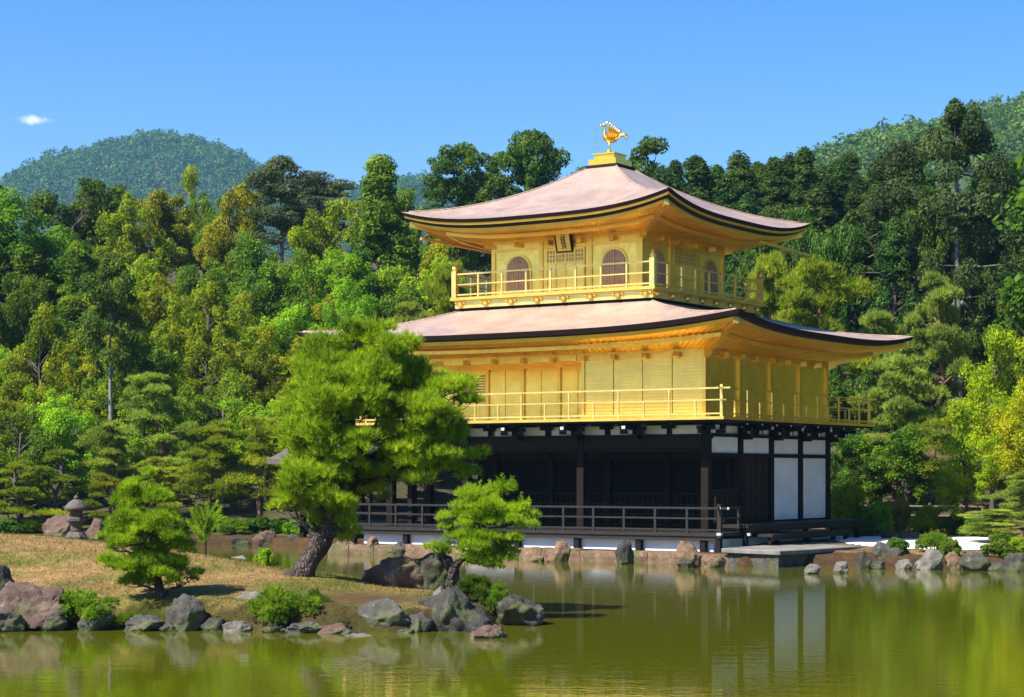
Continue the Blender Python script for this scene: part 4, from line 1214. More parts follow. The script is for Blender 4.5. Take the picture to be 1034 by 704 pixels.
# along the pavilion's waterside, the far shore and the right bank
for a in [
    (566, 569, 30, 27, 56.0, 'rock_orange', 'pinkish tan peaked rock under the lower veranda'),
    (543, 569, 20, 10, 56.4, 'rock_orange', 'low tan stone left of the peaked rock under the veranda'),
    (631, 570, 22, 27, 54.8, 'rock_dark', 'dark upright rock under the lower veranda'),
    (695, 576, 34, 36, 53.2, 'rock_orange', 'big orange rock under the veranda corner'),
    (694, 577, 26, 13, 52.6, 'rock_dark', 'dark stone in the water before the big orange rock'),
    (720, 575, 26, 20, 52.9, 'rock_orange', 'sloping tan rock between the orange rock and the landing stone'),
    (377, 559, 26, 19, 61.4, 'rock_orange', 'brown rock below the left end of the veranda'),
    (350, 558, 26, 16, 62.6, 'rock_orange', 'tan rock left of the veranda end, at the waterline'),
    (404, 560, 18, 14, 60.5, 'rock_gray', 'grey stone below the veranda behind the small bright pine'),
    (820, 581, 20, 14, 49.5, 'rock_pale', 'whitish rock in the water before the landing stone, left one'),
    (849, 580, 21, 15, 49.8, 'rock_pale', 'squarish pale rock in the water before the landing stone, right one'),
    (874, 576, 18, 22, 52.0, 'rock_dark', 'dark rock at the right end of the landing stone'),
    (892, 571, 26, 28, 53.4, 'rock_gray', 'bluish rock leaning behind the end of the landing stone'),
    (886, 576, 18, 12, 51.9, 'rock_dark', 'small dark waterline stone right of the landing stone'),
    (913, 576, 18, 13, 51.8, 'rock_pale', 'pale waterline stone left of the whitish ridged rock'),
    (905, 566, 20, 14, 53.2, 'rock_gray', 'grey stone on the bank behind the pale waterline stone'),
    (941, 577, 34, 25, 51.6, 'rock_pale', 'whitish ridged rock on the right shore'),
    (962, 575, 18, 19, 51.6, 'rock_orange', 'tan stone right of the whitish ridged rock'),
    (984, 577, 36, 22, 51.2, 'rock_gray', 'grey boulder in the middle of the right shore'),
    (1005, 578, 20, 13, 51.0, 'rock_dark', 'dark low stone right of the grey boulder, right shore'),
    (1026, 579, 40, 24, 50.6, 'rock_dark', 'dark ivy-grown boulder at the right photo edge'),
    (926, 577, 12, 9, 51.6, 'rock_dark', 'tiny dark stone wedged left of the whitish ridged rock'),
    (244, 553, 26, 14, 69.0, 'rock_dark', 'dark rock on the far shore under the leaning shore pine'),
    (270, 553, 30, 19, 69.0, 'rock_red', 'reddish rock on the far shore below the shore pines'),
    (298, 553, 26, 16, 68.6, 'rock_dark', 'dark rock on the far shore left of the big pine trunk'),
    (222, 553, 22, 10, 69.6, 'rock_dark', 'low dark stone on the far shore behind the pine seedling'),
    (322, 554, 24, 13, 67.5, 'rock_gray', 'grey rock on the far shore behind the big pine trunk'),
]: rock(*a)

# ------------------------------------------------------------------ stone lantern on the islet
X = px2w(77, 39.9); lan = empty('stone_lantern', (X, 39.9, gz(X, 39.9)))
tag(lan, 'old stone lantern with a domed cap on the islet crest at left', 'lantern')
hk = 39.9 / F * 0.84
def ring(n, prof, seg=12, sm=True): return MB().lathe([(r_ * hk, z_ * hk) for r_, z_ in prof], n=seg).build(n, M['stone_lantern'], lan, sm)
ring('base', [(13, -4), (13.5, 3), (11, 7), (9, 9)], 6, False)
ring('shaft', [(8, 8.5), (7, 12), (6.8, 18), (8.2, 20)])
ring('platform', [(8, 19.5), (12.5, 22), (12.5, 25), (9.5, 27)], 6, False)
MB().lathe([(7.6 * hk, 26.5 * hk), (7.8 * hk, 35 * hk)], n=6).build('light_box', M['stone_lantern'], lan)
ring('cap', [(9, 34.5), (14.5, 36), (13.5, 39), (9.5, 44), (5, 47), (2.5, 48)], 12)
ring('finial', [(2, 47.5), (3.2, 49.5), (2.4, 51.5), (0.3, 53)], 8)

# ------------------------------------------------------------------ grass on the islet
def grass(n, seed):
    r = np.random.default_rng(seed)
    x = r.uniform(-11, 0.3, n); y = r.uniform(31.2, 44, n)
    X_, Y_ = x, y; keep = (poly_sd(X_, Y_, ISLE) > 0.25)
    p = r.random(n) < np.clip(0.55 + 0.5 * hnoise(x * 0.9 + 3, y * 0.9), 0.12, 1)
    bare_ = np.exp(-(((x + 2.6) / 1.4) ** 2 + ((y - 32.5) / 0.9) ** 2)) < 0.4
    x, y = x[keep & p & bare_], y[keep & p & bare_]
    z = ground_z(x, y); c = np.stack([x, y, z - 0.01], -1); m = len(c)
    d = unit(np.stack([r.normal(0, 0.6, m), r.normal(0, 0.6, m), np.ones(m)], -1))
    L = (0.025 + 0.05 * r.random(m))[:, None]; s = unit(np.cross(d, r.normal(0, 1, (m, 3)))) * 0.008
    return np.stack([c - s, c + s, c + d * L], 1).reshape(-1, 3)


o = link('grass', tris_mesh('grass', grass(95000, 3), M['grass_dry']))
tag(o, 'short dry moss and grass covering the islet', 'grass', kind='stuff')

# ------------------------------------------------------------------ the golden pavilion
WU, DV = 11.63, 8.6
CU, CV = -WU / 2, DV / 2
pav = empty('pavilion', (PX, D0, 0), -TH)
tag(pav, 'three-storeyed golden pavilion with two curved shingle roofs over a dark ground floor', 'pavilion')


def part(mb, name, mat, parent=pav, bevel=0.0, smooth=False, label=None):
    o = mb.build(name, M[mat] if isinstance(mat, str) else mat, parent, smooth, bevel)
    if label: o['label'] = label
    return o


def bx(name, mat, *b, parent=pav, bevel=0.0, label=None):
    return part(MB().box(*b), name, mat, parent, bevel, label=label)


# ground floor ------------------------------------------------------
bx('foundation_band', 'plaster', -12.2, 0.62, -0.72, 8.9, 0.2, 0.66, label='white plaster band under the veranda')
part(MB().box(-12.62, 0.98, -0.98, 2.2, 0.765, 0.87).box(-12.58, 0.94, -0.94, -0.82, 0.64, 0.762), 'veranda', 'deck_wood')
bx('floor', 'dark_wood', -WU, -0.02, 0.05, DV - 0.02, 0.80, 0.905)
for i in range(7): bx('veranda_foot', 'dark_wood', -12.55 + i * 2.15 - 0.09, -12.55 + i * 2.15 + 0.09, -0.90, -0.73, 0.1, 0.64)
bx('veranda_foot', 'dark_wood', 0.80, 0.95, -0.95, -0.80, 0.1, 0.75)
# veranda railing
rl = part(MB().box(-12.6, 1.22, -0.965, -0.895, 1.555, 1.615).box(-12.6, 1.0, -0.95, -0.91, 1.26, 1.31).box(-12.6, 1.0, -0.96, -0.90, 0.93, 0.98)
          .box(0.905, 0.965, -1.15, 0.35, 1.556, 1.614).box(0.915, 0.955, -0.9, 0.3, 1.262, 1.308).box(0.91, 0.96, -0.9, 0.3, 0.932, 0.978), 'railing', 'deck_wood')
for i in range(13):
    bx('baluster', 'deck_wood', 0.93 - 1.06 * (i + 1) - 0.035, 0.93 - 1.06 * (i + 1) + 0.035, -0.964, -0.896, 0.87, 1.55, parent=rl)
bx('baluster', 'deck_wood', 0.87, 0.99, -0.99, -0.87, 0.72, 1.70, parent=rl)
bx('baluster', 'deck_wood', 0.90, 0.97, 0.24, 0.31, 0.87, 1.56, parent=rl)
part(MB().box(0.865, 0.995, -0.995, -0.865, 1.565, 1.61).box(0.862, 0.998, -0.998, -0.862, 0.80, 0.875).box(1.19, 1.24, -0.97, -0.89, 1.55, 1.62), 'metal_cap', 'white_paint', rl)
# east steps
part(MB().box(0.02, 1.18, 0.36, 8.9, 0.98, 1.08).box(1.10, 1.16, 0.40, 8.85, 0.86, 0.978), 'side_deck', 'deck_wood')
part(MB().box(1.30, 1.78, 0.8, 6.6, 0.72, 0.80).box(1.70, 1.75, 0.86, 6.5, 0.62, 0.718), 'side_step', 'deck_wood')
for v in (0.5, 2.6, 4.7, 6.8, 8.7): bx('deck_leg', 'dark_wood', 0.98, 1.10, v - 0.07, v + 0.07, 0.3, 0.977)
for v in (0.95, 3.6, 6.4): bx('deck_leg', 'dark_wood', 1.58, 1.69, v - 0.06, v + 0.06, 0.3, 0.717)
bx('white_cap', 'white_paint', 1.185, 1.29, 0.30, 0.38, 0.76, 0.84)

# posts and walls of the ground floor
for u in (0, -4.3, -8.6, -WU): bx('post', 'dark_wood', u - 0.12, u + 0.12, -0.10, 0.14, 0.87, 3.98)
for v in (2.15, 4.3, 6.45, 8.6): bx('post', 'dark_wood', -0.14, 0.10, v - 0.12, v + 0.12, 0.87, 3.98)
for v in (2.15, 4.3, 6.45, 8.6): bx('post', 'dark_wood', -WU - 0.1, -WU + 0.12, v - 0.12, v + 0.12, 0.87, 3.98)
bx('tie_beam', 'brown_wood', -WU, -0.13, -0.06, 0.10, 3.36, 3.76)
bx('tie_beam', 'dark_wood', -WU, -0.13, -0.08, 0.11, 3.24, 3.355)
bx('head_beam', 'dark_wood', -WU - 0.3, 0.3, -0.12, 0.12, 4.03, 4.10)
bx('head_beam', 'dark_wood', -0.12, 0.12, 0.13, DV + 0.3, 4.035, 4.098)
for i in range(11):
    u1 = -0.13 - i * 1.062
    bx('frieze_panel', 'plaster', u1 - 1.0, u1 - 0.02, -0.02, 0.05, 3.765, 4.028)
for i in range(6): part(MB().box(-1.2 - i * 2.15 - 0.07, -1.2 - i * 2.15 + 0.07, -0.10, -0.025, 3.765, 4.02).box(-1.2 - i * 2.15 - 0.24, -1.2 - i * 2.15 + 0.24, -0.13, -0.104, 3.93, 4.022), 'frieze_strut', 'dark_wood')
# recessed front: dark lattice wall
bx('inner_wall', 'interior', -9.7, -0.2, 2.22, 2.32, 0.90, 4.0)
for i in range(5): bx('inner_post', 'dark_wood', -1.075 * 0 - 2.15 * i - 0.09 - 0.3, -2.15 * i + 0.09 - 0.3, 2.08, 2.22, 0.90, 4.0)
bx('lintel', 'brown_wood', -9.7, -0.2, 2.12, 2.20, 3.02, 3.30)
mb = MB()
for i in range(46): mb.box(-9.6 + i * 0.2, -9.6 + i * 0.2 + 0.035, 2.165, 2.215, 0.95, 1.95)
for z in (0.95, 1.28, 1.6, 1.93): mb.box(-9.6, -0.45, 2.13, 2.163, z, z + 0.05)
part(mb, 'low_lattice', 'brown_wood')
bx('ceiling', 'dark_wood', -WU, -0.05, 0.12, DV, 3.90, 3.99)
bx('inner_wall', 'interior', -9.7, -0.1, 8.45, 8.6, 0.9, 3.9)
# east face
bx('tie_beam', 'dark_wood', -0.08, 0.085, 0.15, DV - 0.13, 3.69, 3.79)
bx('tie_beam', 'dark_wood', -0.08, 0.09, 0.15, DV - 0.13, 3.09, 3.205)
bx('sill_beam', 'dark_wood', -0.08, 0.11, 0.15, DV + 0.1, 0.91, 1.13)
for i in range(4):
    v0, v1 = 0.14 + i * 2.15, 2.02 + i * 2.15
    bx('frieze_panel', 'plaster', -0.05, 0.02, v0, v1, 3.793, 4.03)
    bx('white_panel', 'plaster', -0.05, 0.025, v0, v1, 3.208, 3.687, label='white transom panel')
    if i >= 2: bx('white_panel', 'plaster', -0.05, 0.024, v0, v1, 1.133, 3.087, label='tall white wall panel')
mb = MB()
for k in range(9): mb.box(-0.05, 0.03 + 0.012 * (k % 2), 2.285 + k * 0.205, 2.285 + k * 0.205 + 0.196, 1.135, 3.085)
dr = part(mb, 'door', 'brown_wood', label='dark plank door on the east side')
mb = MB()
for k in range(10): mb.box(-0.02, 0.02, 0.2 + k * 0.19, 0.235 + k * 0.19, 1.13, 2.05)
mb.box(-0.025, 0.03, 0.14, 2.03, 2.052, 2.12)
part(mb, 'low_lattice', 'brown_wood')

# brackets that carry the balcony
def bracket(u, v, du, dv):
    mb = MB(); caps = []; L = math.hypot(du, dv); t = (-dv / L, du / L)
    for ln, z0, z1, w in ((1.02, 3.90, 4.02, 0.15), (0.62, 3.76, 3.90, 0.17), (0.34, 3.62, 3.76, 0.19)):
        a = Vector((u, v, (z0 + z1) / 2)); d = Vector((du / L, dv / L, 0)); e = a + d * ln
        mb.beam(a + d * 0.06, e, w, z1 - z0 - 0.005)
        if ln > 0.5: cap = MB().beam(e, e + d * 0.02, w * 0.8, (z1 - z0) * 0.75); caps.append(cap)
    d = Vector((du / L, dv / L, 0)); c = Vector((u, v, 3.83)) + d * 0.45; tt = Vector((*t, 0))
    mb.beam(c - tt * 0.42, c + tt * 0.42, 0.13, 0.11)
    for s in (-1, 1):
        mb.beam(c + tt * 0.34 * s + Vector((0, 0, 0.06)), c + tt * 0.34 * s + Vector((0, 0, 0.17)), 0.16, 0.16)
        caps.append(MB().beam(c + tt * 0.42 * s, c + tt * 0.435 * s, 0.09, 0.08))
    o = part(mb, 'bracket', 'black_lacquer')
    for q in caps: part(q, 'painted_end', 'white_paint', o)
for i in range(1, 6): bracket(-2.15 * i, -0.12, 0, -1)
for i in range(1, 5): bracket(0.1, 2.15 * i - (0.05 if i == 4 else 0), 1, 0)
bracket(0.05, -0.05, 1, -1); bracket(-WU, -0.1, 0, -1)
for i in range(13):
    u = -0.6 - i * 0.92
    bx('joist', 'black_lacquer', u - 0.05, u + 0.05, -1.10, -0.13, 4.025, 4.075)
for i in range(9):
    v = 0.5 + i * 1.0
    j = bx('joist', 'black_lacquer', 0.13, 1.10, v - 0.05, v + 0.05, 4.025, 4.075)
    bx('painted_end', 'white_paint', 1.101, 1.115, v - 0.045, v + 0.045, 4.028, 4.073, parent=j)

# first-floor balcony ------------------------------------------------
B2 = 1.19
bx('balcony_underside', 'black_lacquer', -WU - 1.12, 1.12, -1.12, DV + 1.12, 4.105, 4.15)
bx('balcony_floor', 'gold', -WU - B2, B2, -B2, DV + B2, 4.152, 4.235)


def railing(u0, u1, v0, v1, zf, zm, zt, sp, thick=0.045, over=0.28, finial=False, tallw=0.048):
    mb = MB(); h = thick / 2
    for z, t, ov in ((zt, thick, over), (zm, thick * 0.8, over * 0.5), (zf + 0.09, thick, 0.0)):
        for v in (v0, v1): mb.box(u0 - ov, u1 + ov, v - t / 2, v + t / 2, z - t / 2, z + t / 2)
        for u in (u0, u1): mb.box(u - t / 2 * 0.98, u + t / 2 * 0.98, v0 - ov, v1 + ov, z - t / 2 * 0.97, z + t / 2 * 0.97)
    r = part(mb, 'railing', 'gold_rail')
    def post(u, v, zb, zz, w): bx('baluster', 'gold_rail', u - w / 2, u + w / 2, v - w / 2, v + w / 2, zb, zz, parent=r)
    for (a0, a1, fixed, alongu) in ((u0, u1, v0, True), (v0, v1, u1, False), (u0, u1, v1, True), (v0, v1, u0, False)):
        n = max(2, round((a1 - a0) / sp))
        for i in range(1, n):
            a = a0 + (a1 - a0) * i / n; tall = i % 2 == 0 or finial
            p = (a, fixed) if alongu else (fixed, a)
            post(p[0], p[1], zf, (zt - thick * 0.45) if tall else (zm - thick * 0.3), tallw)
    for u in (u0, u1):
        for v in (v0, v1):
            if finial:
                mb = MB().box(u - 0.085, u + 0.085, v - 0.085, v + 0.085, zf - 0.05, zt + 0.10)
                mb.lathe([(0.06, 0), (0.10, 0.04), (0.105, 0.10), (0.07, 0.17), (0.01, 0.27)], (u, v, zt + 0.10), 10)
                part(mb, 'corner_post', 'gold_rail', r)
            else: post(u, v, zf, zt + 0.10, 0.085)
    return r


railing(-WU - B2 + 0.12, B2 - 0.12, -B2 + 0.12, DV + B2 - 0.12, 4.235, 4.72, 5.06, 0.85)

# first-floor walls
Z2, T2 = 4.237, 6.26
fr = MB()
for u in (-4.24, -0.06): fr.box(u - 0.06, u + 0.06, -0.03, 0.09, Z2, T2 - 0.2)
fr.box(-4.45, 0.06, -0.04, 0.08, T2 - 0.198, T2 - 0.05).box(-4.18, -0.12, -0.02, 0.06, Z2, Z2 + 0.12)
part(fr, 'wall_frame', 'gold')
for i in range(4):
    w = 4.06 / 4
    bx('shutter', 'gold_panel', -4.18 + i * w + 0.012, -4.18 + (i + 1) * w - 0.012, 0.0 + 0.004 * (i % 2), 0.05, Z2 + 0.122, T2 - 0.2)
bx('wall', 'gold_wall', -4.30, -4.20, 0.10, 2.2, Z2, T2)
bx('wall', 'gold_wall', -10.75, -4.31, 2.2, 2.3, Z2, T2)
fr = MB()
for u in (-4.40, -5.05, -6.45, -7.85, -9.25, -10.70): fr.box(u - 0.06, u + 0.06, 2.11, 2.197, Z2, T2 - 0.25)
fr.box(-10.8, -4.34, 2.12, 2.196, T2 - 0.248, T2 - 0.1).box(-10.8, -4.34, 2.13, 2.195, Z2, Z2 + 0.1)
part(fr, 'wall_frame', 'gold')
for u0, u1 in ((-4.98, -4.47), (-9.9, -9.32), (-10.6, -10.0)):
    wd = bx('window', 'pane_dark', u0, u1, 2.165, 2.198, 4.95, 5.85)
    mb = MB()
    for k in range(10): mb.box(u0, u1, 2.15, 2.163, 4.97 + k * 0.088, 5.01 + k * 0.088)
    part(mb, 'slats', 'gold_wall', wd)
for u0, u1 in ((-6.40, -5.77), (-5.74, -5.11), (-7.80, -7.17), (-7.14, -6.51), (-9.20, -8.57), (-8.54, -7.91)):
    bx('shutter', 'gold_wall', u0, u1, 2.172, 2.199, Z2 + 0.11, 5.95)
bx('veranda_ceiling', 'gold_soffit', -WU, -4.2, 0.10, 2.2, T2 - 0.03, T2 + 0.03)
bx('beam', 'gold', -WU, -4.46, -0.06, 0.085, T2 - 0.2, T2 - 0.002)
bx('wall', 'gold_wall', -0.08, 0.0, 0.10, DV - 0.02, Z2, T2)
bx('wall', 'gold_wall', -WU, -0.1, DV - 0.1, DV, Z2, T2)
bx('wall', 'gold_wall', -WU, -WU + 0.1, 2.2, DV - 0.1, Z2, T2)
bx('wall', 'gold_wall', -WU, -10.76, 2.2, 2.3, Z2, T2)
for v in (2.15, 4.3, 6.45, 8.55): bx('post', 'gold', -0.06, 0.075, v - 0.085, v + 0.085, Z2, T2 - 0.16)
bx('post', 'gold', -WU - 0.08, -WU + 0.10, -0.08, 0.10, Z2, T2 - 0.2)
bx('beam', 'gold', -0.05, 0.09, 0.085, DV + 0.1, T2 - 0.155, T2 - 0.004)
bx('sill', 'gold', -0.03, 0.06, 0.10, DV, Z2, Z2 + 0.1)
bx('beam', 'gold', -4.455, 0.05, -0.05, 0.095, T2 - 0.048, 6.325)
bx('beam', 'gold', -WU, -4.46, -0.05, 0.08, T2 - 0.0, 6.325)
bx('beam', 'gold', -0.085, 0.07, 0.10, DV + 0.05, T2 - 0.001, 6.325)


# roofs ---------------------------------------------------------------
def roof(hx, hy, ix, iy, zmid, up, ztop, a, wx, wy, zwall, thick, gold_strip, sp):
    NT, NS = 48, 14; P = 3.2
    def g(s): return a * s + (1 - a) * s * s
    def pt(side, t, s, dz=0.0, inset=0.0):
        ox, oy = hx - inset, hy - inset
        z = zmid + (ztop - zmid) * g(s) + up * abs(t) ** P * (1 - s) ** 2 + dz
        X_ = (1 - s) * ox + s * ix; Y_ = (1 - s) * oy + s * iy
        if side == 0: return (t * X_ + CU, -Y_ + CV, z)
        if side == 1: return (X_ + CU, t * Y_ + CV, z)
        if side == 2: return (-t * X_ + CU, Y_ + CV, z)
        return (-X_ + CU, -t * Y_ + CV, z)
    ts = [-1 + 2 * i / NT for i in range(NT + 1)]; ss = [(i / NS) ** 1.2 for i in range(NS + 1)]
    def sheet(f, n1=ss):
        mb = MB()
        for side in range(4):
            vs = [f(side, t, s) for s in n1 for t in ts]
            k = NT + 1
            mb.add(vs, [(i * k + j, i * k + j + 1, (i + 1) * k + j + 1, (i + 1) * k + j) for i in range(len(n1) - 1) for j in range(NT)])
        return mb
    def strip(z0, z1, i0, i1):
        mb = MB()
        for side in range(4):
            vs = []
            for (dz, inn) in ((z0, i0), (z1, i1)): vs += [pt(side, t, 0, dz, inn) for t in ts]
            k = NT + 1; mb.add(vs, [(j, j + 1, k + j + 1, k + j) for j in range(NT)])
        return mb
    r = part(sheet(pt), 'roof', 'shingle', smooth=True)
    # ribs over the hips
    for side in range(4): part(MB().tube([Vector(pt(side, 1, s, 0.0)) for s in ss[1:]], 0.035, 6), 'hip_ridge', 'shingle', r, smooth=True)
    t1 = thick * (0.45 if gold_strip else 0.75)
    e = strip(0, -t1, 0, 0.05); f2 = strip(-t1, -t1 - 0.002, 0.05, 0.16); e.add(f2.v, f2.f)
    part(e, 'eave_edge', 'shingle_edge', r)
    if gold_strip:
        e = strip(-t1, -t1 - 0.075, 0.07, 0.09); part(e, 'gilt_strip', 'gold', r)
        e = strip(-t1 - 0.075, -thick - 0.03, 0.11, 0.20); part(e, 'eave_board', 'black_lacquer', r); zb, ib = -thick - 0.03, 0.20
    else:
        e = strip(-t1, -thick, 0.12, 0.18); part(e, 'eave_board', 'black_lacquer', r); zb, ib = -thick, 0.18
    # fascia and boarded soffit
    e = strip(zb + 0.01, zb - 0.11, ib + 0.03, ib + 0.07); part(e, 'gilt_fascia', 'gold', r)
    def under(side, t, s, off=0.0, ib_=ib + 0.05):
        p = Vector(pt(side, t, 0, zb - 0.045, ib_))
        q = {0: (t * wx + CU, -wy + CV), 1: (wx + CU, t * wy + CV), 2: (-t * wx + CU, wy + CV), 3: (-wx + CU, -t * wy + CV)}[side]
        q = Vector((q[0], q[1], zwall)); w_ = p.lerp(q, s); w_.z += off
        return tuple(w_)
    part(sheet(lambda sd, t, s: under(sd, t, s, 0.0)), 'soffit', 'gold_soffit', r, smooth=True)
    rf = MB()
    for side in range(4):
        L = 2 * (hx if side in (0, 2) else hy); n = int(L / sp)
        for i in range(1, n):
            t = -1 + 2 * i / n
            a_ = under(side, t, 0.03, -0.012); m_ = under(side, t, 0.42, -0.012); m2 = under(side, t, 0.40, -0.014); b_ = under(side, t, 0.98, -0.014)
            rf.beam(a_, m_, 0.07, 0.014); rf.beam(m2, b_, 0.08, 0.016)
        pts = [Vector(under(side, -1 + 2 * i / 24, 0.41, -0.10)) for i in range(25)]
        for i in range(24): rf.beam(pts[i], pts[i + 1], 0.09, 0.11)
    part(rf, 'rafters', 'gold_soffit', r)
    for side in range(4): part(MB().beam(under(side, 1, -0.02, -0.08), under(side, 1, 1.0, -0.10), 0.15, 0.18), 'corner_beam', 'gold_soffit', r)
                                   # small bearing blocks on the wall head
    for side in range(4):
        n = round(2 * (wx if side in (0, 2) else wy) / 1.07)
        for i in range(n + 1):
            t = -1 + 2 * i / n; p = Vector(under(side, t, 0.93, -0.20)); q = Vector(under(side, t, 1.0, -0.20))
            if i < n: part(MB().beam(q, p + (p - q) * 0.6, 0.14, 0.15), 'bearing_block', 'gold', r)
    return r


lower = roof(WU / 2 + 2.2, DV / 2 + 2.2, 3.62, 3.62, 6.85, 0.36, 7.86, 0.62, WU / 2, DV / 2, 6.30, 0.19, False, 0.24)
lower['label'] = 'broad lower roof'
upper = roof(2.777 + 2.16, 2.777 + 2.16, 0.54, 0.54, 10.60, 0.45, 12.68, 0.52, 2.777, 2.777, 10.17, 0.25, True, 0.22)
upper['label'] = 'upper pyramid roof with the bird on top'

# top storey -----------------------------------------------------------
def cbx(name, mat, a0, a1, b0, b1, z0, z1, **k): return bx(name, mat, CU + a0, CU + a1, CV + b0, CV + b1, z0, z1, **k)
cbx('base_course', 'shingle_edge', -3.58, 3.58, -3.58, 3.58, 7.70, 7.95)
cbx('balcony_skirt', 'gold_rail', -3.68, 3.68, -3.68, 3.68, 7.952, 8.20)
cbx('balcony_floor', 'gold', -3.80, 3.80, -3.80, 3.80, 8.203, 8.30)
for k in range(8):
    a = -3.45 + k * 0.985
    for (x, y) in ((a, -3.70), (3.70, a)):
        x += CU; y += CV; mb = MB()
        mb.lathe([(0.02, -0.09), (0.10, -0.04), (0.10, 0.04), (0.02, 0.09)], (x, y, 8.07), 8)
        d = (1, 0) if y == CV - 3.70 else (0, 1)
        for s in (-1, 1): mb.lathe([(0.01, -0.05), (0.06, 0), (0.01, 0.05)], (x + d[0] * s * 0.16, y + d[1] * s * 0.16, 8.11), 6)
        part(mb, 'rosette', 'gold')
railing(CU - 3.68, CU + 3.68, CV - 3.68, CV + 3.68, 8.30, 8.72, 9.06, 0.95, 0.048, 0.0, True, 0.058)
S3, Z3, T3 = 2.777, 8.302, 10.16
for (a0, a1, b0, b1) in ((-S3, S3, -S3, -S3 + 0.1), (S3 - 0.1, S3, -S3 + 0.1, S3), (-S3, S3 - 0.1, S3 - 0.1, S3), (-S3, -S3 + 0.1, -S3 + 0.1, S3 - 0.1)):
    cbx('wall', 'gold_wall', a0, a1, b0, b1, Z3, T3)


def face_place(side):
    """a runs left to right on that face as seen from outside; d sticks out of the wall"""
    if side == 0: return lambda a, z, d: (CU + a, CV - S3 - d, z)
    return lambda a, z, d: (CU + S3 + d, CV + a, z)


def bell(w, z0, z1, n=14, grow=0.0):
    """bell-shaped window outline"""
    pts = [(-w / 2 * 1.06 - grow, z0), (w / 2 * 1.06 + grow, z0), (w / 2 + grow, z0 + (z1 - z0) * 0.5)]
    for i in range(1, n):
        a = math.pi * i / n
        pts.append(((w / 2 + grow) * math.cos(a), z0 + (z1 - z0) * 0.5 + (z1 + grow - z0 - (z1 - z0) * 0.5) * math.sin(a) ** 0.8))
    pts.append((-w / 2 - grow, z0 + (z1 - z0) * 0.5))
    return pts


for side in (0, 1):
    pl = face_place(side)
    def fbox(mb, a0, a1, z0, z1, d0, d1):
        p = pl(a0, z0, d0); q = pl(a1, z1, d1); mb.box(p[0], q[0], p[1], q[1], p[2], q[2]); return mb
    for a in (-S3 + 0.02, -0.92, 0.92, S3 - 0.09):
        part(fbox(MB(), a - 0.07, a + 0.07, Z3, T3 - 0.12, -0.02, 0.045 + 0.003 * side), 'post', 'gold')
    part(fbox(fbox(MB(), -S3, S3, T3 - 0.118, T3 - 0.003, -0.02, 0.06), -S3, S3, 9.80, 9.88, -0.01, 0.03), 'beam', 'gold')
    part(fbox(MB(), -S3, S3, Z3, Z3 + 0.1, -0.01, 0.035), 'sill', 'gold')
    for a in (-1.80, 1.80):
        mb = MB(); o = bell(0.86, 8.46, 9.62, grow=0.07)
        mb.plate(o, lambda q, z, d: pl(a + q, z, 0.002 + d), 0.035)
        wf = part(mb, 'window', 'gold')
        part(MB().plate(bell(0.86, 8.46, 9.62), lambda q, z, d: pl(a + q, z, 0.038 + d), 0.012), 'pane', 'pane_dark', wf)
        mb = MB()
        for i in range(9):
            q = -0.36 + i * 0.09; hh = 8.46 + 0.58 + 0.58 * (1 - (abs(q) / 0.43) ** 2) ** 0.42
            fbox(mb, a + q - 0.016, a + q + 0.016, 8.47, hh - 0.01, 0.05, 0.062)
        for z in (8.75, 9.05, 9.33): fbox(mb, a - 0.40, a + 0.40, z - 0.015, z + 0.015, 0.05, 0.068)
        fbox(mb, a - 0.025, a + 0.025, 8.47, 9.60, 0.05, 0.075)
        part(mb, 'lattice', 'lattice', wf)
    mb = fbox(MB(), -0.72, 0.72, Z3 + 0.1, 9.78, 0.001, 0.03)
    dr = part(mb, 'door', 'gold_wall')
    mb = MB()
    for a in (-0.70, -0.36, 0.0, 0.36, 0.70): fbox(mb, a - 0.03, a + 0.03, Z3 + 0.1, 9.78, 0.032, 0.05)
    for z in (8.85, 9.30, 9.75): fbox(mb, -0.72, 0.72, z - 0.03, z + 0.03, 0.032, 0.052)
    part(mb, 'door_frame', 'gold', dr)
    mb = MB(); bars = MB()
    for a in (-0.53, -0.18, 0.18, 0.53):
        fbox(mb, a - 0.13, a + 0.13, 9.35, 9.71, 0.031, 0.036)
        for q in (-0.05, 0.05): fbox(bars, a + q - 0.012, a + q + 0.012, 9.35, 9.71, 0.037, 0.046)
        for z in (9.47, 9.59): fbox(bars, a - 0.13, a + 0.13, z - 0.012, z + 0.012, 0.037, 0.045)
    part(mb, 'lattice_light', 'lattice', dr); part(bars, 'lattice_bars', 'gold_wall', dr)

# name board under the upper eaves: three upright characters on gilt ground in a black frame
plq = empty('name_board', (CU, CV - S3 - 0.17, 9.98)); plq.parent = pav
plq.rotation_euler = (math.radians(16), 0, 0)
part(MB().box(-0.26, 0.26, 0, 0.04, -0.32, 0.32), 'board', 'gold_rail', plq)
part(MB().box(-0.30, -0.261, -0.02, 0.05, -0.35, 0.35).box(0.261, 0.30, -0.02, 0.05, -0.35, 0.35).box(-0.259, 0.259, -0.02, 0.05, 0.321, 0.35).box(-0.259, 0.259, -0.02, 0.05, -0.35, -0.321), 'frame', 'black_lacquer', plq)
try:
    cu_ = bpy.data.curves.new('characters', 'FONT'); cu_.body = '\u7a76\n\u7adf\n\u9802'; cu_.size = 0.21; cu_.align_x = 'CENTER'; cu_.extrude = 0.006; cu_.space_line = 0.85
    tmp = bpy.data.objects.new('tmp_text', cu_); C.objects.link(tmp)
    bpy.context.view_layer.update()
    me = bpy.data.meshes.new_from_object(tmp.evaluated_get(bpy.context.evaluated_depsgraph_get()))
    bpy.data.objects.remove(tmp)
    me.materials.clear(); me.materials.append(M['black_lacquer'])
    ch = link('characters', me, plq, (0, -0.006, 0.13)); ch.rotation_euler = (math.pi / 2, 0, 0)
except Exception as ex:
    print('characters failed', ex)

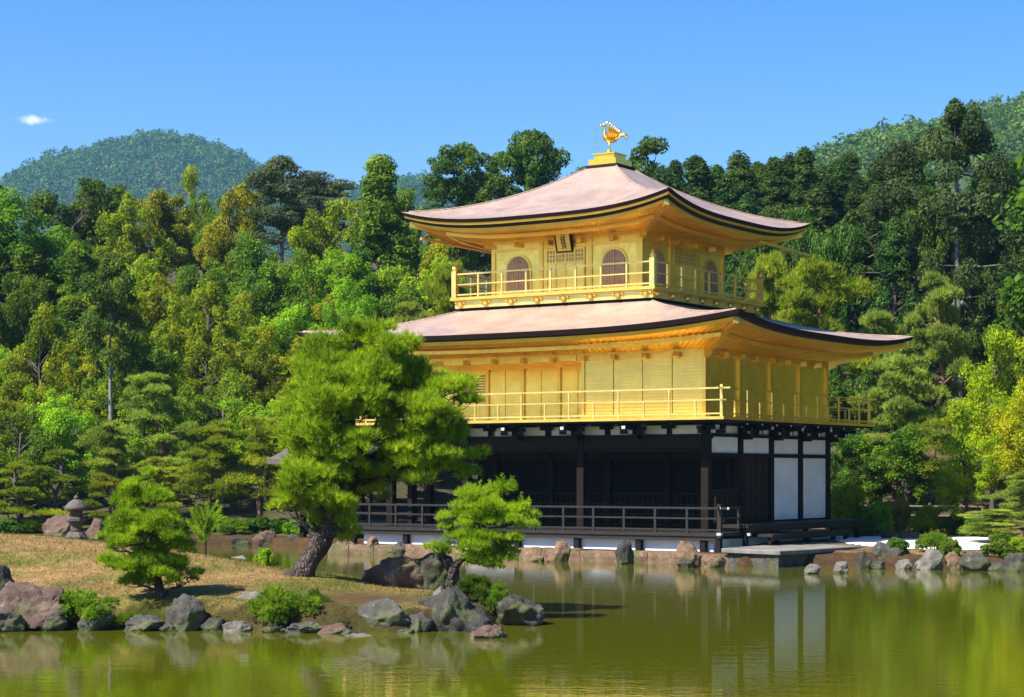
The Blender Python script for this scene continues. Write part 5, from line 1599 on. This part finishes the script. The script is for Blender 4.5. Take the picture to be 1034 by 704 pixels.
# gilt gutters under the east and west eaves of the upper roof
for s in (-1, 1):
    u = CU + s * 4.45
    part(MB().tube([(u, CV + (2.0 if s > 0 else -4.5), 10.20), (u, CV + (6.0 if s > 0 else 4.0), 10.08)], 0.05, 8), 'gutter', 'bright_gold')

# pedestal and the golden bird
ap = (CU, CV)
part(MB().box(CU - 0.60, CU + 0.60, CV - 0.60, CV + 0.60, 12.56, 12.74), 'pedestal_base', 'shingle_edge', upper)
mb = MB().box(CU - 0.52, CU + 0.52, CV - 0.52, CV + 0.52, 12.742, 12.94).box(CU - 0.38, CU + 0.38, CV - 0.38, CV + 0.38, 12.942, 13.10).box(CU - 0.42, CU + 0.42, CV - 0.42, CV + 0.42, 13.102, 13.15)
mb.lathe([(0.20, 13.15), (0.16, 13.21), (0.07, 13.26)], (CU, CV, 0), 12)
part(mb, 'pedestal', 'bright_gold', upper)
bird = MB(); B = Vector((CU, CV, 13.25)); yaw = math.radians(212)
def bp(f, s, z):   # forward, side, up
    return B + Vector((math.cos(yaw) * f - math.sin(yaw) * s, math.sin(yaw) * f + math.cos(yaw) * s, z))
bird.tube([bp(-0.22, 0, 0.36), bp(-0.14, 0, 0.36), bp(0.0, 0, 0.37), bp(0.12, 0, 0.42), bp(0.18, 0, 0.54), bp(0.17, 0, 0.68), bp(0.15, 0, 0.78), bp(0.17, 0, 0.85), bp(0.22, 0, 0.88), bp(0.26, 0, 0.88)],
          [0.03, 0.075, 0.105, 0.10, 0.065, 0.042, 0.04, 0.052, 0.045, 0.025], 10)
bird.tube([bp(0.25, 0, 0.885), bp(0.31, 0, 0.87), bp(0.345, 0, 0.845)], [0.03, 0.018, 0.003], 6)
for k in range(3): bird.tube([bp(0.18, 0, 0.90), bp(0.13 - 0.04 * k, 0, 0.96 + 0.02 * k), bp(0.05 - 0.05 * k, 0, 0.98)], [0.018, 0.014, 0.004], 5)
for s in (-1, 1):
    bird.tube([bp(0.02, 0.06 * s, 0.30), bp(0.0, 0.07 * s, 0.15), bp(0.03, 0.07 * s, 0.0)], [0.035, 0.02, 0.02], 6)
    bird.tube([bp(-0.03, 0.07 * s, 0.012), bp(0.10, 0.08 * s, 0.01)], 0.016, 5)
    for k in range(6):     # raised wing feathers
        q = k / 5
        r0 = bp(0.08 - 0.20 * q, 0.11 * s, 0.42); tip = bp(0.0 - 0.40 * q, (0.26 + 0.06 * (1 - q)) * s, 0.96 - 0.26 * q); mid = r0.lerp(tip, 0.55) + Vector((0, 0, 0.02)) + (bp(0, 0.07 * s, 0) - bp(0, 0, 0))
        bird.tube([r0, mid, tip], [0.04, 0.03, 0.008], 6)
for k in range(6):         # tail plumes
    q = (k - 2.5) / 2.5
    bird.tube([bp(-0.18, 0.03 * q, 0.38), bp(-0.36, 0.10 * q, 0.52 + 0.05 * (1 - abs(q))), bp(-0.48, 0.17 * q, 0.62 - 0.12 * abs(q)), bp(-0.60, 0.22 * q, 0.56 - 0.22 * abs(q))], [0.03, 0.024, 0.018, 0.005], 6)
part(bird, 'phoenix_finial', 'bright_gold', upper, smooth=True, label='golden long-tailed bird with raised wings')

# fishing deck on the west side ------------------------------------------
fd = empty('fishing_deck', (*uv2w(-15.0, 4.4), 0), -TH)
tag(fd, 'low gabled fishing deck at the water, half hidden behind the big island pine', 'deck')
for a in (-2.6, -0.2, 2.2):
    for b in (-1.7, 1.7): bx('post', 'dark_wood', a - 0.09, a + 0.09, b - 0.09, b + 0.09, -0.8, 3.25, parent=fd)
bx('floor', 'deck_wood', -2.9, 2.5, -2.0, 2.0, 0.74, 0.86, parent=fd)
part(MB().box(-2.8, 2.4, -1.95, -1.89, 1.5, 1.56).box(-2.8, 2.4, -1.94, -1.90, 1.2, 1.25).box(-2.82, -2.76, -1.9, 1.9, 1.502, 1.558), 'railing', 'deck_wood', fd)
bx('beam', 'dark_wood', -2.9, 2.5, -1.80, -1.62, 3.08, 3.22, parent=fd)
bx('beam', 'dark_wood', -2.9, 2.5, 1.62, 1.80, 3.08, 3.22, parent=fd)
mb = MB()
for s in (-1, 1):
    n = 8; vs = []
    for i in range(n + 1):
        q = i / n; y = s * 2.75 * q; z = 4.25 - 1.15 * (q * 1.25 - 0.25 * q * q)
        vs += [(-3.4, y, z), (2.7, y, z), (-3.4, y, z - 0.16), (2.7, y, z - 0.16)]
    fs = []
    for i in range(n):
        b_ = 4 * i; fs += [(b_, b_ + 1, b_ + 5, b_ + 4), (b_ + 2, b_ + 6, b_ + 7, b_ + 3), (b_, b_ + 4, b_ + 6, b_ + 2), (b_ + 1, b_ + 3, b_ + 7, b_ + 5)]
    fs.append((4 * n, 4 * n + 1, 4 * n + 3, 4 * n + 2)); mb.add(vs, fs)
M['old_shingle'] = simple('old_grey_shingle', [(0.3, (0.05, 0.043, 0.037)), (0.7, (0.11, 0.098, 0.086))], 2, 0.8, bump=0.4)
rf_ = part(mb, 'roof', 'old_shingle', fd)
part(MB().box(-3.45, 2.7, -0.16, 0.16, 4.20, 4.38), 'ridge', 'shingle_edge', rf_)
for a in (-2.6, 2.2):
    part(MB().plate([(-1.7, 3.2), (1.7, 3.2), (0, 4.02)], lambda y, z, d: (a + d - 0.03, y, z), 0.06), 'gable', 'plaster', fd)

# stone edge under the pavilion and the landing stone -----------------------
emb = empty('stone_embankment', (PX, D0, 0), -TH)
tag(emb, 'tan mossy stone edging along the water under the pavilion', 'embankment')
rr = random.Random(4); u = -12.9; n_ = 0
mb = MB()
while u < 1.6:
    w = rr.uniform(0.7, 1.5); z1 = rr.uniform(0.27, 0.34)
    bm = bmesh.new(); bmesh.ops.create_cube(bm, size=1.0); bmesh.ops.subdivide_edges(bm, edges=bm.edges, cuts=5, use_grid_fill=True)
    for v in bm.verts:
        p = Vector((v.co.x * (w - 0.02) + u + w / 2, v.co.y * 0.7 - 1.40, v.co.z * (z1 + 0.6) + (z1 - 0.6) / 2))
        e = max(abs(v.co.x), abs(v.co.z))
        p += Vector((0, -0.05, 0)) * (1 - (e * 2) ** 4) * (v.co.y < 0) + Vector((mnoise.noise(p * 3), mnoise.noise(p * 3 + Vector((9, 0, 0))), mnoise.noise(p * 3 + Vector((0, 9, 0))))) * 0.05
        v.co = p
    bm.verts.ensure_lookup_table()
    mb.add([v.co for v in bm.verts], [[q.index for q in f.verts] for f in bm.faces]); bm.free(); u += w
part(mb, 'stone_course', 'rock_orange', emb, smooth=False)
lp = [(1.45, -1.86), (3.56, -2.46), (4.15, 2.5), (4.45, 6.5), (1.35, 6.5), (1.35, -1.2)]
mb = MB().plate(lp, lambda a, b, d: (a * CT + b * ST + PX, -a * ST + b * CT + D0, 0.34 + d), 0.13)
o = mb.build('landing_stone', M['paving'], None, bevel=0.02)
tag(o, 'pale flat landing slab beside the water, right of the veranda', 'landing')
lp2 = [(CU + 0, 0)]
mb = MB().plate([(1.6, -1.76), (3.46, -2.34), (4.02, 2.5), (4.3, 6.4), (1.5, 6.4), (1.5, -1.1)], lambda a, b, d: (a * CT + b * ST + PX, -a * ST + b * CT + D0, -0.6 + d), 0.937)
ft = mb.build('footing', M['rock_gray'], o, bevel=0.0)

# bamboo fence behind the right bank ------------------------------------------
M['bamboo'] = simple('weathered_bamboo', [(0.3, (0.05, 0.038, 0.027)), (0.7, (0.11, 0.085, 0.06))], 5, 0.7)
fc0, fc1 = (px2w(862, 73), 73.0), (px2w(1075, 69), 69.0)
fe = empty('bamboo_fence', (fc0[0], fc0[1], 0.5)); tag(fe, 'low bamboo rail fence crossing the garden behind the right bank', 'fence')
def fp(t, z): return (fc0[0] + (fc1[0] - fc0[0]) * t - fc0[0], (fc1[1] - fc0[1]) * t, z)
for i in range(9): part(MB().tube([fp(i / 8, -0.3), fp(i / 8, 1.0)], 0.055, 8), 'post', 'bamboo', fe)
for z in (0.50, 0.85): part(MB().tube([fp(t / 6, z + 0.01 * (t % 2)) for t in range(7)], 0.045, 7), 'rail', 'bamboo', fe)
X = px2w(916, 61)
kb = MB().box(-0.6, 0.6, -0.25, 0.25, -0.2, 0.28).build('stone_block', M['rock_dark'], None, bevel=0.05)
kb.location = (X, 62, gz(X, 62)); kb.rotation_euler = (0, 0, 0.1); tag(kb, 'long dark stone block at the back of the white gravel', 'block')

# ------------------------------------------------------------------ air
hz_m = bpy.data.materials.new('haze_air'); hz_m.use_nodes = True
hn, hl = hz_m.node_tree.nodes, hz_m.node_tree.links
hn.remove(hn['Principled BSDF'])
pv = hn.new('ShaderNodeVolumePrincipled'); pv.inputs['Color'].default_value = (0.32, 0.66, 1.0, 1); pv.inputs['Density'].default_value = 0.00015; pv.inputs['Anisotropy'].default_value = 0.2
hl.new(pv.outputs[0], hn['Material Output'].inputs['Volume'])
o = MB().box(-1400, 1400, -60, 1950, -2.6, 380).build('haze', hz_m)
tag(o, kind='stuff')

# ------------------------------------------------------------------ labels for the trees that have none of their own
ORD = ['first', 'second', 'third', 'fourth', 'fifth', 'sixth', 'seventh', 'eighth', 'ninth', 'tenth', 'eleventh', 'twelfth', 'thirteenth']
WHERE = {'far shore shrub': 'on the far shore behind the islet', 'skyline behind': 'along the rear skyline right of the golden bird', 'skyline': 'along the skyline', 'uppermost': 'in the uppermost row of the left wood', 'upper': 'in the upper row of the left wood', 'middle': 'halfway up the left wood',
         'lower': 'low on the slope of the left wood', 'shore': 'behind the far shore', 'dark right': 'in the rear rank right of the pavilion', 'dim right': 'in the shaded rank right of the pavilion',
         'right': 'in the garden right of the pavilion', 'outside right': 'beyond the right photo edge', 'outside left': 'beyond the left photo edge', 'shrub': 'by the gravel and fence', 'islet shrub': 'on the islet'}
GROUP = {'far shore shrub': 'shrubs on the far shore', 'skyline behind': 'trees along the skyline', 'skyline': 'trees along the skyline', 'uppermost': 'trees on the left slope', 'upper': 'trees on the left slope', 'middle': 'trees on the left slope', 'lower': 'trees on the left slope', 'shore': 'trees behind the far shore',
         'dark right': 'trees right of the pavilion', 'dim right': 'trees right of the pavilion', 'right': 'trees right of the pavilion', 'outside right': 'trees beyond the right edge', 'outside left': 'trees beyond the left edge',
         'shrub': 'shrubs by the gravel', 'islet shrub': 'shrubs on the islet'}
sets = {}
for o, kind, zone, x, lab, txt in PLANTS:
    o['group'] = GROUP[zone]
    if not lab: sets.setdefault((kind, zone), []).append((x, o, txt))
for (kind, zone), L in sets.items():
    L.sort(key=lambda q: q[0])
    for i, (x, o, txt) in enumerate(L):
        if len(L) == 1: o['label'] = '%s %s' % (txt, WHERE[zone])
        elif i == 0: o['label'] = 'leftmost %s %s' % (txt, WHERE[zone])
        elif i == len(L) - 1: o['label'] = 'rightmost %s %s' % (txt, WHERE[zone])
        else: o['label'] = '%s from the left, %s %s' % (ORD[i], txt, WHERE[zone])
for o in C.objects:
    if o.get('category') == 'rock': o['group'] = 'rocks along the pond'
